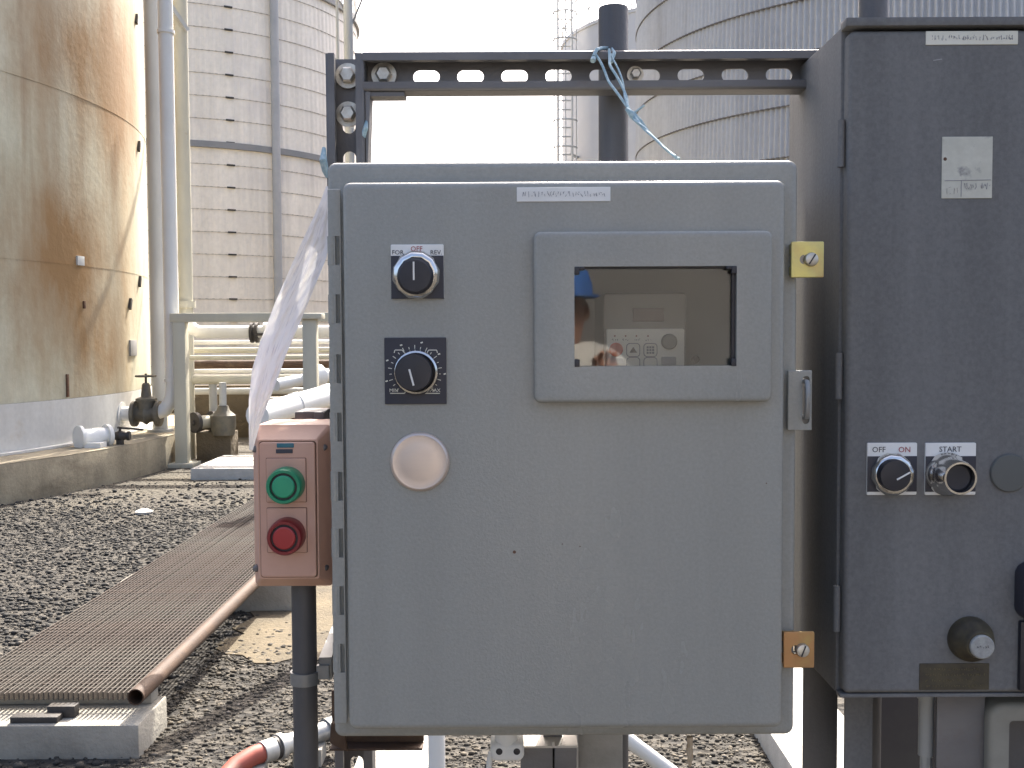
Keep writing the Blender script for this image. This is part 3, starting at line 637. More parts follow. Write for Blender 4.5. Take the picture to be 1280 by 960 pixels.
f = MB(); q = G(180, 642, 0); f.lathe((q.x, q.y, 0), (0,0,1), [(.075,0),(.08,.02),(.035,.04)], 7, phase=.3)
one(f, 'pale_stone', M_concw, 'flat pale stone alone on the dark gravel', 'stone')

# =================================================================== STRUT RACK
def channel(mb, L0, L1, origin, along, across, depth, slots=True, off=.0, t_=.0028, W=.0413, lip=.0095, DP=.0285):
    """C channel open toward -depth; L0..L1 metres along; slots cut through the back wall"""
    along = Vector(along); across = Vector(across); depth = Vector(depth); origin = Vector(origin)
    def T(a, c, d): return origin+along*a+across*c+depth*d
    def bx(a0, a1, c0, c1, d0, d1):
        mb.add([T(a0,c0,d0),T(a1,c0,d0),T(a1,c1,d0),T(a0,c1,d0),T(a0,c0,d1),T(a1,c0,d1),T(a1,c1,d1),T(a0,c1,d1)], [(0,3,2,1),(4,5,6,7),(0,1,5,4),(1,2,6,5),(2,3,7,6),(3,0,4,7)])
    h = W/2
    rc = .0032; bx(L0, L1, -h, -h+t_, rc, DP-t_); bx(L0, L1, h-t_, h, rc, DP-t_)
    bx(L0, L1, -h+rc, -h+lip, 0, t_); bx(L0, L1, h-lip, h-rc, 0, t_)
    for sg in (-1, 1): mb.tube([T(L0+.0003, sg*(h-rc), rc), T(L1-.0003, sg*(h-rc), rc)], rc, 20)
    bx(L0, L1, -h+lip-t_, -h+lip, t_, t_+.006); bx(L0, L1, h-lip, h-lip+t_, t_, t_+.006)
    outer = [(L0,-h),(L1,-h),(L1,h),(L0,h)]; holes = []
    if slots:
        a = L0+off
        while a+.02 < L1:
            if a-.02 > L0: holes.append([(x, z) for x, z in rr(a-.0143, a+.0143, -.0071, .0071, .007, 6)])
            a += .0476
    q = MB(); q.plate([(outer, 0), (outer, 1)], holes, 0, 1)
    mb.add([T(v[0], v[2], DP-t_+v[1]*t_) for v in q.v], q.f)
def bolt(parent, c, r=.0135):
    f = MB(); f.lathe(c, (0,-1,0), [(r,0),(r,.003),(r*.62,.003)], 24); f.build('washer', M_bolt, parent)
    f = MB(); f.lathe(Vector(c)+Vector((0,-.003,0)), (0,-1,0), [(r*.66,0),(r*.66,.006),(r*.5,.0075)], 6); f.build('bolt_head', M_bolt, parent)
RY = 1.12
zr = (PZ(700, 64, RY)+PZ(700, 111, RY))/2
xs0 = PX(453, 88, RY)
t = thing('strut_rail', (xs0, RY, zr), 'horizontal slotted steel channel rail above the grey enclosure', 'strut')
f = MB(); s0 = PX(533, 90, RY+.027)-xs0
channel(f, 0, 1.35, (xs0, RY, zr), (1,0,0), (0,0,1), (0,1,0), off=s0-.0476*math.floor(s0/.0476))
f.build('channel', M_strut, t)
bolt(t, (PX(480, 92, RY+.022), RY+.0235, zr+.001)); bolt(t, (PX(794, 86, RY+.022), RY+.0235, zr), .009)
f = MB(); f.box(xs0+.001, PX(505, 112, RY), RY+.0035, RY+.027, zr-.0255, zr-.0213); f.build('angle_plate', M_strut, t)
xv = PX(431, 100, RY); zt = PZ(431, 66, RY)
t = thing('strut_upright', (xv, RY, 0), 'upright slotted steel channel at the hinged side of the grey enclosure', 'strut')
f = MB(); channel(f, 0, zt, (xv, RY, 0), (0,0,1), (-1,0,0), (0,1,0), off=.02); f.build('channel', M_strut, t)
bolt(t, (xv, RY+.0235, PZ(431, 95, RY+.022))); bolt(t, (xv, RY+.0235, PZ(431, 143, RY+.022)))
f = MB(); f.add([(xv+.0213,RY+.002,zr-.021),(xv+.0263,RY+.002,zr-.021),(xv+.0225,RY+.002,zr-.11),(xv+.0213,RY+.002,zr-.11),
                 (xv+.0213,RY+.027,zr-.021),(xv+.0263,RY+.027,zr-.021),(xv+.0225,RY+.027,zr-.11),(xv+.0213,RY+.027,zr-.11)],
                [(0,1,2,3),(7,6,5,4),(0,4,5,1),(1,5,6,2),(2,6,7,3),(3,7,4,0)])
f.build('gusset', M_strut, t)
f = MB(); f.box(xv-.06, xv+.06, RY-.03, RY+.07, 0, .012); f.build('base_plate', M_galv, t)
# pipe posts behind the rail
for (pxl, pxr, ptop, lab) in ((748, 785.5, 14, 'dark round pipe post capped just above the rail behind the grey enclosure'), (1073, 1110, -30, 'dark round pipe post rising behind the slate enclosure')):
    yp = RY+.0285+.018; xm = (PX(pxl, 60, yp)+PX(pxr, 60, yp))/2; rp = (PX(pxr, 60, yp)-PX(pxl, 60, yp))/2
    f = MB(); zt_ = PZ(xm, ptop, yp); f.tube([(xm, yp, 0), (xm, yp, zt_-.002), (xm, yp, zt_)], [rp, rp, rp*.97], 28); f.lathe((xm, yp, 0), (0,0,1), [(.06,0),(.06,.01),(rp,.01)], 20)
    one(f, 'pipe_post', M_cond, lab, 'post')
# square post under the enclosure, lower rail piece
xa, xb = PX(722, 945, 1.145), PX(777, 945, 1.145)
f = MB(); f.box(xa, xb, 1.135, 1.135+(xb-xa), 0, 1.20); f.box(xa-.04, xb+.04, 1.1, 1.22, 0, .01)
one(f, 'square_post', M_galv, 'galvanised square post under the bottom edge of the grey enclosure', 'post', bevel=.002)
f = MB(); zb = PZ(480, 931, 1.115); f.box(PX(415, 930, 1.115), PX(530, 930, 1.115), 1.098, 1.1175, zb, zb+.003); f.box(PX(415, 930, 1.115), PX(530, 930, 1.115), 1.1142, 1.1178, zb+.003, zb+.06)
f.add([(PX(414, 930, 1.1), 1.09, zb+.012), (PX(436, 930, 1.1), 1.09, zb+.002), (PX(432, 930, 1.1), 1.09, zb+.03), (PX(416, 930, 1.1), 1.09, zb+.034), (PX(414, 930, 1.1), 1.0975, zb+.012), (PX(436, 930, 1.1), 1.0975, zb+.002), (PX(432, 930, 1.1), 1.0975, zb+.03), (PX(416, 930, 1.1), 1.0975, zb+.034)], [(0,1,2,3),(7,6,5,4),(0,4,5,1),(1,5,6,2),(2,6,7,3),(3,7,4,0)])
one(f, 'angle_bracket', M_rustp, 'rusty angle iron under the hinge corner of the grey enclosure', 'bracket', bevel=.0015)
# blue twine
f = MB(); tp = [P(742, 72, 1.108), P(760, 62, 1.11), P(764, 63, 1.16)]
kn = P(790, 143, 1.05); en = P(845, 197, .975)
def strand(a, b, n=18, amp=.0015, ph=0.):
    a = Vector(a); b = Vector(b); o_ = []
    for i in range(n+1):
        q = i/n; p = a.lerp(b, q); p.x += amp*math.sin(9*q+ph); p.z += -.002*math.sin(math.pi*q)+amp*math.cos(11*q+ph); o_.append(p)
    return o_
f.tube(strand(P(744, 70, 1.112), kn, 18, .002, 0), .0014, 7); f.tube(strand(P(758, 60, 1.112), kn, 18, .003, 2), .0014, 7); f.tube(strand(P(766, 66, 1.115), kn, 14, .002, 4), .0010, 7)
f.tube([P(742, 70, 1.108), P(746, 62, 1.112), P(752, 60, 1.14), P(764, 60, 1.16), P(768, 66, 1.115), P(764, 78, 1.108)], .0019, 8)
f.tube(strand(kn, en, 16, .0012, 1), .0014, 7); f.tube(strand(kn, en, 16, .002, 3), .0009, 7)
f.tube([kn+Vector((-.006,0,.006)), kn, kn+Vector((.008,0,-.008)), kn+Vector((.016,0,-.017))], [.0014,.0038,.0032,.0014], 10)
f.tube([kn, kn+Vector((.006,-.002,.004)), kn+Vector((.012,-.004,.008))], .0012, 5)
f.tube([P(742, 72, 1.108), P(741, 76, 1.105)], [.0025,.003], 8)
f.tube([en, en+Vector((.004,.01,.001)), en+Vector((.01,.05,.0005))], .0014, 6)
one(f, 'twine', M_blue, 'frayed pale blue twine tied from the rail down to the grey enclosure', 'twine')
# small blue rag end on the upright
f = MB(); f.tube([P(405, 185, 1.112), P(404, 200, 1.105), P(407, 214, 1.11), P(409, 222, 1.112)], [.002,.004,.0035,.0015], 8)
one(f, 'cord_scrap', M_blue, 'scrap of faded blue cord tied on the hinge side of the upright channel', 'cord')
f = MB(); f.tube([P(459, 148, 1.125), P(457, 160, 1.12), P(452, 178, 1.125), P(450, 192, 1.13)], [.0012,.0028,.003,.002], 8)
one(f, 'cord_scrap', M_blue, 'scrap of faded blue cord hanging under the rail corner by the upright channel', 'cord')

# =================================================================== GREY ENCLOSURE
YD = .92; YB = .946
dx0, dx1 = PX(431.5, 570, YD), PX(980.5, 570, YD); dz0, dz1 = PZ(705, 912, YD), PZ(705, 226, YD)
bx0, bx1 = PX(413, 560, YB), PX(995.5, 560, YB); bz0, bz1 = PZ(705, 921, YB), PZ(705, 201, YB)
E = thing('control_enclosure', ((bx0+bx1)/2, 1.02, bz0), 'light grey steel control enclosure with a small window and a hinged door', 'control panel')
wx_0, wx_1, wz_0, wz_1 = PX(717, 400, YD), PX(917, 400, YD), PZ(815, 457, YD), PZ(815, 334, YD)
# body: open-fronted box with a front flange
f = MB(); f.panel(bx0, bx1, bz0, bz1, YB, YB+.012, .008, .0055, nb=5, holes=[rr(dx0+.012, dx1-.012, dz0+.012, dz1-.012, .004)])
tk = .003
f.box(bx0+.001, bx1-.001, YB+.012, 1.117, bz1-tk, bz1-.0005); f.box(bx0+.001, bx1-.001, YB+.012, 1.117, bz0+.0005, bz0+tk)
f.box(bx0+.001, bx0+tk, YB+.012, 1.117, bz0+tk, bz1-tk); f.box(bx1-tk, bx1-.001, YB+.012, 1.117, bz0+tk, bz1-tk)
f.box(bx0+tk, bx1-tk, 1.113, 1.117, bz0+tk, bz1-tk)
f.build('body', M_grey, E)
f = MB(); f.box(bx1-.02, bx1+.040, 1.1172, 1.1195, bz0+.03, bz1-.02); f.build('gap_light_blocker', M_grey, E)  # plate added to block backlight in the gap beside the slate enclosure
f = MB(); f.box(bx0+.02, bx1-.02, 1.098, 1.1, bz0+.02, bz1-.02); f.build('back_panel', M_greyin, E)
door = MB().panel(dx0, dx1, dz0, dz1, YD, YB-.002, .007, .0055, holes=[rr(wx_0-.004, wx_1+.004, wz_0-.004, wz_1+.004, .002)], nb=5).build('door', M_grey, E)
# window: frame, pane, gasket corners
fx_0, fx_1, fz_0, fz_1 = PX(667.5, 400, .907), PX(966, 400, .907), PZ(815, 503, .907), PZ(815, 288.5, .907)
win = MB().panel(fx_0, fx_1, fz_0, fz_1, .9075, YD-.0005, .006, .003, holes=[rr(wx_0, wx_1, wz_0, wz_1, .0015)]).build('window_frame', M_grey, E)
f = MB(); f.box(wx_0-.003, wx_1+.003, .9155, .9185, wz_0-.003, wz_1+.003); f.build('pane', M_pane, win, smooth=False)
f = MB(); tg = .0016
f.box(wx_0+.001, wx_1-.001, .9122, .9150, wz_1-tg, wz_1-.0002); f.box(wx_1-.0032, wx_1-.0003, .9122, .9150, wz_0+.001, wz_1-tg)
f.build('gasket_or_shade_gap', M_black, win)
cs = .0065
for (sx, sz) in ((0,1),(1,1),(1,0),(0,0)):
    xx = wx_0 if sx == 0 else wx_1-.0045; zz = wz_0-.0005 if sz == 0 else wz_1-cs
    f = MB(); f.box(xx, xx+.0045, .9068, .9120, zz, zz+cs)
    if sz: f.box(wx_0+.0045 if sx == 0 else wx_1-.009, wx_0+.009 if sx == 0 else wx_1-.0045, .9070, .9118, wz_1-.0028, wz_1)
    f.build('corner_clip', M_black, win, bevel=.0006)
# label
def sticker(E_, px0, px1, py0, py1, Y, mm, name='label_plate', seed=3, scr=True, mi=None, tilt=0.):
    xa, xb = PX(px0, (py0+py1)/2, Y), PX(px1, (py0+py1)/2, Y); za, zb_ = PZ((px0+px1)/2, py1, Y), PZ((px0+px1)/2, py0, Y)
    o = MB().panel(xa, xb, za, zb_, Y-.0009, Y+.0002, .0004, .0003).build(name, mm, E_)
    if scr:
        h_ = zb_-za; scribble(xa+(xb-xa)*.06, xb-(xb-xa)*.05, za+h_*.30, za+h_*.72, Y-.00105, mi or M_inkgr, o, seed=seed)
    return o
sticker(E, 646, 763, 234, 252, YD, M_white, seed=5)
# continuous hinge
hx0, hx1 = PX(413.5, 570, .93), PX(429.5, 570, .93)
tops = [222, 295, 368, 443, 516, 590, 661, 733, 805]
holes = []
for yy in tops[1:]:
    holes.append(rr(PX(421.8, 570, .93), PX(427.6, 570, .93), PZ(420, yy+36, .93), PZ(420, yy, .93), .0004, 2))
hg = MB().panel(hx0, hx1, PZ(420, 905, .93), PZ(420, 236, .93), .9305, .9335, .001, .0008, holes=holes).build('hinge', M_grey, E)
for i, yy in enumerate(tops[1:]):
    f = MB(); x_ = PX(417.4, 570, .93); f.tube([(x_, .9338, PZ(420, yy+36, .93)), (x_, .9338, PZ(420, yy, .93))], .0040, 16); f.build('knuckle', M_grey, hg)
    if i < 7:
        f = MB(); f.tube([(x_, .9342, PZ(420, yy+72.4, .93)), (x_, .9342, PZ(420, yy+36.6, .93))], .0036, 16); f.build('knuckle', M_grey, hg)
# clamps on the latch side
def clamp(pxa, pxb, pya, pyb, m, lab, tilt):
    Y = .935; xa, xb = PX(pxa, (pya+pyb)/2, Y), PX(pxb, (pya+pyb)/2, Y); za, zb_ = PZ(pxa, pyb, Y), PZ(pxa, pya, Y)
    xm, zm = xa+(xb-xa)*.55, (za+zb_)/2
    o = MB().panel(xa, xb, za, zb_, Y, Y+.0025, .0012, .0006, holes=[rr(xm-.0085, xm+.0065, zm-.0042, zm+.0042, .004, 5)]).build('clamp', m, E); o['label'] = lab
    f = MB(); f.box(xa+.001, xa+.012, Y+.0025, YB+.001, za+.002, zm-.006); f.box(xa+.001, xa+.012, Y+.0025, YB+.001, zm+.006, zb_-.002); f.build('clamp_foot', m, o)
    f = MB(); f.lathe((xm+.0015, Y+.004, zm), (0,-1,0), [(.0062,0),(.0062,.006),(.0055,.0078),(.0035,.0085)], 24); f.build('screw', M_bolt, o)
    f = MB(); d = Vector((math.cos(tilt), 0, math.sin(tilt)))*.0052; c = Vector((xm+.0015, Y-.0047, zm)); f.bar(c-d, c+d, .0012, .0006, up=(0,1,0)); f.build('screw_slot', M_black, o)
clamp(989, 1030, 302, 347, M_zincy, 'yellow zinc-plated door clamp', 1.0)
clamp(979.5, 1018, 790, 835, M_zinco, 'rust-orange door clamp', 1.2)
Y = .938; f = MB(); xa, xb = PX(985, 500, Y), PX(1015, 500, Y)
f.panel(xa, xb, PZ(1000, 538, Y), PZ(1000, 463, Y), Y, Y+.003, .001, .0008, holes=[rr(PX(1003, 500, Y), PX(1012, 500, Y), PZ(1000, 530, Y), PZ(1000, 470, Y), .003, 4)])
hp = f.build('hasp', M_grey, E)
f = MB(); xs_ = PX(1006, 500, Y); f.tube([(xs_, YB+.002, PZ(1000, 522, Y)), (xs_, Y-.006, PZ(1000, 521, Y)), (xs_, Y-.009, PZ(1000, 512, Y)), (xs_, Y-.009, PZ(1000, 486, Y)), (xs_, Y-.006, PZ(1000, 477, Y)), (xs_, YB+.002, PZ(1000, 476, Y))], .0024, 10); f.build('staple', M_galv, hp)

# switches and knobs -------------------------------------------------
def nut(parent, c, R_, name='bezel'):
    # twelve-sided chromed ring nut with a sloping face
    f = MB(); f.lathe(c, (0,-1,0), [(R_*1.0,0),(R_*1.0,.004),(R_*.93,.0075),(R_*.80,.0095),(R_*.72,.0095),(R_*.70,.006)], 12, cap=False, phase=.2); return f.build(name, M_chrome, parent, ang=50)
def legend(parent, E_, px0, px1, py0, py1, split, Y, black_to=None, words=(), tiny=False):
    xa, xb = PX(px0, (py0+py1)/2, Y), PX(px1, (py0+py1)/2, Y); zA, zB, zS = PZ(px0, py0, Y), PZ(px0, py1, Y), PZ(px0, split, Y)
    f = MB(); f.panel(xa, xb, zB, zA, Y-.0022, Y+.0002, .0012, .0004); f.build('legend_plate', M_white if words else M_blackp, parent)
    zL = PZ(px0, black_to, Y) if black_to else zB
    f = MB(); f.panel(xa+.0001, xb-.0001, zL+.0001, zS, Y-.0026, Y-.0021, .0004, .0002); f.build('legend_panel', M_blackp, parent)
    for s_, px_, py_, m_, sz in words: text(s_, sz, PX(px_, py_, Y), Y-.00245, PZ(px_, py_, Y), m_, parent)
def part_empty(name, E_, loc):
    o = bpy.data.objects.new(name, None); col.objects.link(o); o['_w'] = tuple(loc); o.parent = E_; o.location = Vector(loc)-Vector(E_['_w']); o.empty_display_size = .02; return o
# three-position selector
c = P(521, 344, YD); sw = part_empty('selector_switch', E, (c.x, YD, c.z))
legend(sw, E, 489, 555, 306, 374, 320, YD, None, [('FOR.', 498.5, 316, M_ink, .0055), ('OFF', 521, 311.5, M_inkred, .0060), ('REV.', 545.5, 316, M_ink, .0055)])
nut(sw, (c.x, YD-.0026, c.z), .0213)
f = MB(); f.lathe((PX(519, 345, .905), YD-.006, PZ(519, 345, .905)), (0,-1,0), [(.0158,0),(.0158,.008),(.0150,.0105),(.0135,.0118),(.006,.0122)], 36); f.build('knob', M_black, sw)
cx2, cz2 = PX(517, 340, .901), PZ(517, 340, .901)
f = MB(); f.box(cx2-.0007, cx2+.0007, YD-.0188, YD-.0178, PZ(517, 350, .901), PZ(517, 327, .901)); f.build('pointer', M_white, sw)
# potentiometer
c = P(519, 465, YD); pt = part_empty('potentiometer', E, (c.x, YD, c.z))
f = MB(); f.panel(PX(481, 463, YD), PX(558, 463, YD), PZ(520, 505, YD), PZ(520, 422, YD), YD-.0018, YD+.0002, .0006, .0004); f.build('dial_plate', M_blackp, pt)
yt = YD-.0021; f = MB(); cxp, czp = c.x, c.z
for i in range(21):
    a = R(225-270*i/20); r0 = .0205; r1 = .0225 if i % 2 else .0238
    p = Vector((cxp+r0*math.cos(a), yt, czp+r0*math.sin(a))); q = Vector((cxp+r1*math.cos(a), yt, czp+r1*math.sin(a))); f.bar(p, q, .0006, .0004, up=(0,1,0))
for i in range(2, 20, 3):
    a = R(225-270*i/20); p = Vector((cxp+.0262*math.cos(a), yt, czp+.0262*math.sin(a))); f.bar(p-Vector((.001,0,0)), p+Vector((.001,0,.0006)), .0012, .0004, up=(0,1,0))
def poly(ptsx, w_=.0007):
    pp = [Vector((PX(x, y, YD), yt, PZ(x, y, YD))) for x, y in ptsx]
    for a_, b_ in zip(pp, pp[1:]): f.bar(a_, b_, w_, .0004, up=(0,1,0))
poly([(493, 441), (494, 437.5), (503, 437.5), (506, 441)]); poly([(534, 441), (536, 437.5), (546, 437.5), (547, 441)])
poly([(488, 491.5), (506, 491.5), (508, 488)]); poly([(530, 488), (532, 491.5), (550, 491.5)])
f.build('dial_scale', M_cream, pt)
text('MIN', .0044, PX(492.5, 488, YD), yt+.0002, PZ(492.5, 488, YD), M_cream, pt); text('MAX', .0044, PX(544, 488, YD), yt+.0002, PZ(544, 488, YD), M_cream, pt)
f = MB(); cp = (PX(520, 465.5, .912), YD-.0018, PZ(520, 465.5, .912))
f.lathe(cp, (0,-1,0), [(.0200,0),(.0200,.003),(.0188,.0065),(.0172,.0075),(.0165,.0070)], 40, cap=False); f.build('bezel', M_chrome, pt)
cp2 = Vector((PX(517, 465.5, .908), YD-.004, PZ(517, 465.5, .908)))
f = MB(); f.lathe(cp2, (0,-1,0), [(.0163,0),(.0163,.0085),(.0155,.0105),(.007,.0112)], 40); f.build('knob', M_black, pt)
a_, b_ = P(511.5, 461.5, .9048), P(517, 482, .9048); f = MB(); f.bar((a_.x, YD-.0152, a_.z), (b_.x, YD-.0146, b_.z), .0016, .001, up=(0,1,0)); f.build('pointer', M_white, pt)
# blank hole plug
c = P(525, 577, YD); f = MB(); f.lathe((c.x, YD, c.z), (0,-1,0), [(.0262,-.001),(.0262,.0016),(.0250,.0034),(.0236,.0040),(.0222,.0037),(.016,.0044),(.008,.0048)], 44); f.build('hole_plug', M_alu, E)
# chips
for px_, py_, r_ in ((643, 690, .0017), (725, 683, .0007), (703, 680, .0006), (958, 604, .0006)):
    c = P(px_, py_, YD); f = MB(); f.lathe((c.x, YD+.0002, c.z), (0,-1,0), [(r_,0),(r_*.9,.0004)], 7, phase=px_); f.build('paint_chip', M_chip, E)

# drive seen through the window
VY = .995
vx0, vx1, vz0, vz1 = PX(757, 420, VY), PX(855.5, 420, VY), PZ(805, 530, VY), PZ(805, 366, VY)
V_ = thing('motor_drive', ((vx0+vx1)/2, VY+.05, vz0), 'small motor drive with white keypad seen through the enclosure window', 'motor drive')
f = MB(); f.panel(vx0-.002, vx1+.002, vz0, vz1, VY, 1.098, .004, .002); f.build('housing', M_drive, V_)
kz = PZ(805, 411, VY); kp = MB().panel(vx0+.0005, vx1-.0005, vz0+.02, kz, VY-.003, VY+.0005, .002, .0008).build('keypad', M_keys, V_)
f = MB(); f.panel(PX(791, 393, VY), PX(830, 393, VY), PZ(805, 402, VY), PZ(805, 385, VY), VY-.0012, VY+.0005, .001, .0005); f.build('display', M_disp, V_)
yk = VY-.003
f = MB(); c = P(770, 437, yk); f.lathe((c.x, yk+.0005, c.z), (0,-1,0), [(.0066,0),(.0066,.0012),(.005,.0016)], 24); f.build('stop_button', mat('red_key', (.55,.08,.05), None, .4), kp)
f = MB(); c = P(770, 450.5, yk); f.panel(c.x-.007, c.x+.007, c.z-.0035, c.z+.0028, yk-.0012, yk+.0005, .002, .0005); f.build('key', M_white, kp)
def outline_key(px_, py_):
    c = P(px_, py_, yk); return MB().panel(c.x-.0066, c.x+.0066, c.z-.0066, c.z+.0066, yk-.0009, yk+.0003, .0035, .0004, holes=[rr(c.x-.0059, c.x+.0059, c.z-.0059, c.z+.0059, .003)]).build('key_outline', M_inkgr, kp)
for a_ in ((791.5, 437.5), (813, 437.5), (791.5, 455), (813, 455)): outline_key(*a_)
c = P(791.5, 437.5, yk); f = MB(); f.add([(c.x-.0035,yk-.0006,c.z-.0025),(c.x+.0035,yk-.0006,c.z-.0025),(c.x,yk-.0006,c.z+.003),(c.x-.0035,yk+.0003,c.z-.0025),(c.x+.0035,yk+.0003,c.z-.0025),(c.x,yk+.0003,c.z+.003)], [(0,1,2),(5,4,3),(0,3,4,1),(1,4,5,2),(2,5,3,0)]); f.build('arrow_mark', M_ink, kp, smooth=False)
c = P(813, 437.5, yk); f = MB()
for i in range(3):
    for j in range(3): f.box(c.x-.0036+.0026*i, c.x-.0017+.0026*i, yk-.0006, yk+.0003, c.z-.0036+.0026*j, c.z-.0017+.0026*j)
f.build('grid_mark', M_inkgr, kp, smooth=False)
f = MB(); c = P(836, 427, yk); f.lathe((c.x, yk+.0005, c.z), (0,-1,0), [(.0074,0),(.0074,.005),(.0064,.0065)], 24); f.build('speed_dial', mat('dial_grey', (.17,.17,.16), None, .5), kp)
f = MB(); c = P(836, 451, yk); f.panel(c.x-.007, c.x+.007, c.z-.004, c.z+.004, yk-.0011, yk+.0005, .001, .0004); f.build('key', mat('key_grey', (.30,.31,.34), None, .5), kp)
for i, px_ in enumerate((768.5, 782, 795.5, 810)):
    c = P(px_, 424.5, yk); scribble(c.x-.0032, c.x+.0032, c.z-.0011, c.z+.0009, yk-.0003, M_ink, kp, seed=20+i)
    c = P(px_, 420, yk); f = MB(); f.lathe((c.x, yk+.0003, c.z), (0,-1,0), [(.0009,0),(.0008,.0006)], 10); f.build('indicator_light', mat('led_red', (.25,.08,.06), None, .4), kp)
f = MB(); c = P(869, 449, 1.097); f.lathe((c.x, 1.0985, c.z), (0,-1,0), [(.004,0),(.004,.004)], 12); f.build('panel_screw', M_black, E)

# =================================================================== SLATE ENCLOSURE
YS = 1.0
sx0 = PX(1049, 470, YS); sx1 = sx0+.50; sz0, sz1 = PZ(1100, 867, YS), PZ(1060, 27, YS)
S_ = thing('control_enclosure', (sx0+.25, 1.09, sz0), 'dark slate-grey steel control enclosure with an overhanging top lip', 'control panel')
f = MB(); f.box(sx0, sx1, YS+.004, 1.190, sz0, sz1-.004); f.build('body', M_dark, S_, bevel=.003)
f = MB(); f.box(sx0-.001, sx1, YS-.016, YS+.0035, sz1-.0085, sz1-.0005); f.build('top_lip', M_dark, S_, bevel=.0015)
ddx0 = PX(1058, 470, YS-.012); f = MB(); f.panel(ddx0, sx1-.018, sz0+.004, PZ(1150, 37.5, YS-.012), YS-.012, YS+.003, .006, .005, nb=4); f.build('door', M_dark, S_)
f = MB(); f.box(sx0+.0005, sx1, YS-.010, YS+.0035, sz0-.0005, sz0+.0032); f.build('bottom_lip', M_dark, S_, bevel=.001)
YF = YS-.012
for py in (180, 470, 760):
    z_ = PZ(1046, py, YS); f = MB(); f.tube([(sx0-.001, YS-.002, z_-.022), (sx0-.001, YS-.002, z_+.022)], .0035, 12); f.build('hinge_barrel', M_dark, S_)
sticker(S_, 1157, 1272, 39, 56, YF, M_cream, seed=9)
st = sticker(S_, 1177, 1240, 171, 248, YF, M_sticker, 'paper_label', scr=False)
f = MB(); zc = PZ(1208, 226, YF)
f.bar((PX(1180, 226, YF), YF-.0011, zc), (PX(1238, 226, YF), YF-.0011, zc+.0006), .0005, .0003, up=(0,1,0)); f.bar((PX(1201, 226, YF), YF-.0011, zc), (PX(1201, 226, YF), YF-.0011, PZ(1200, 246, YF)), .0005, .0003, up=(0,1,0)); f.build('ruled_line', M_inkgr, st, smooth=False)
scribble(PX(1205, 226, YF), PX(1236, 226, YF), PZ(1200, 237, YF), PZ(1200, 229, YF), YF-.0011, M_inkgr, st, seed=31); scribble(PX(1183, 226, YF), PX(1199, 226, YF), PZ(1200, 243, YF), PZ(1200, 232, YF), YF-.0011, mat('faded_ink', (.36,.33,.31), None, .7), st, seed=32)
f = MB(); c = P(1181, 199, YF); f.lathe((c.x, YF-.0008, c.z), (0,-1,0), [(.0018,0),(.0015,.0005)], 8); f.build('rust_spot', M_chip, st)
c = P(1172, 75, YF); f = MB(); f.bar((c.x-.004, YF-.0002, c.z-.0004), (c.x+.004, YF-.0002, c.z+.0008), .0008, .0004, up=(0,1,0)); f.build('paint_scratch', mat('scratch', (.3,.3,.3), None, .6), S_, smooth=False)
# two-position selector
c = P(1113, 592, YF); sw = part_empty('selector_switch', S_, (c.x, YF, c.z))
legend(sw, S_, 1083, 1145, 553.5, 618.5, 570, YF, 614.5, [('OFF', 1097.5, 562, M_ink, .0074), ('ON', 1129.5, 562, M_inkred, .0074)])
nut(sw, (c.x, YF-.0026, c.z), .0205)
kc = Vector((PX(1118, 594, .972), YF-.006, PZ(1118, 594, .972))); f = MB(); f.lathe(kc, (0,-1,0), [(.0150,0),(.0150,.011),(.0140,.014),(.006,.0148)], 36); f.build('knob', M_black, sw)
a_, b_ = P(1121, 599.5, .967), P(1138, 590.5, .967); f = MB(); f.bar((a_.x, YF-.0215, a_.z), (b_.x, YF-.0205, b_.z), .0014, .001, up=(0,1,0)); f.build('pointer', M_white, sw)
# start button
c = P(1182, 592, YF); sb = part_empty('push_button', S_, (c.x, YF, c.z))
legend(sb, S_, 1155.5, 1218.5, 553.5, 618.5, 570, YF, 614.5, [('START', 1186.5, 561.5, M_ink, .0072)])
f = MB(); f.lathe((c.x, YF-.0026, c.z), (0,-1,0), [(.0205,0),(.0205,.004),(.018,.008),(.0165,.012),(.0160,.028),(.0150,.031),(.0132,.031),(.0130,.024)], 36, cap=False); f.build('guard_ring', M_chrome, sb)
f = MB(); f.lathe((c.x, YF-.0026, c.z), (0,-1,0), [(.0129,.010),(.0129,.0235),(.011,.025)], 32); f.build('button_cap', M_black, sb)
c = P(1261, 591, YF); f = MB(); f.lathe((c.x, YF, c.z), (0,-1,0), [(.0182,-.001),(.0182,.0016),(.0172,.0028),(.008,.0034)], 40); f.build('hole_plug', mat('dull_plug', (.105,.11,.105), None, .55), S_)
# round quarter-turn lock and nameplate
c = P(1212, 798, YF); lk = part_empty('round_lock', S_, (c.x, YF, c.z))
f = MB(); f.lathe((c.x, YF, c.z), (0,-1,0), [(.0215,0),(.0210,.006),(.0185,.012),(.0150,.016),(.0140,.022),(.0125,.024)], 36); f.build('lock_body', M_brass, lk)
c2 = P(1222, 803.5, YF-.026); f = MB(); f.lathe((c.x+.0005, YF-.0235, c.z-.0005), (0,-1,0), [(.0112,0),(.0112,.003),(.010,.004)], 30); f.build('lock_cap', mat('dull_white', (.36,.36,.34), (.26,.26,.25), .6, nscale=200), lk)
scribble(c.x-.005, c.x+.006, c.z-.0014, c.z+.0014, YF-.0277, M_ink, lk, seed=8)
npl = sticker(S_, 1149, 1236, 829, 862, YF, M_brass, 'nameplate', scr=False)
M_faint = mat('worn_brass_print', (.15,.13,.06), None, .6)
for k_, py in enumerate((836, 843, 850, 857)): scribble(PX(1156, py, YF), PX(1156+(70, 76, 60, 72)[k_], py, YF), PZ(1190, py+1.6, YF), PZ(1190, py-1.6, YF), YF-.0011, M_faint, npl, seed=50+k_)
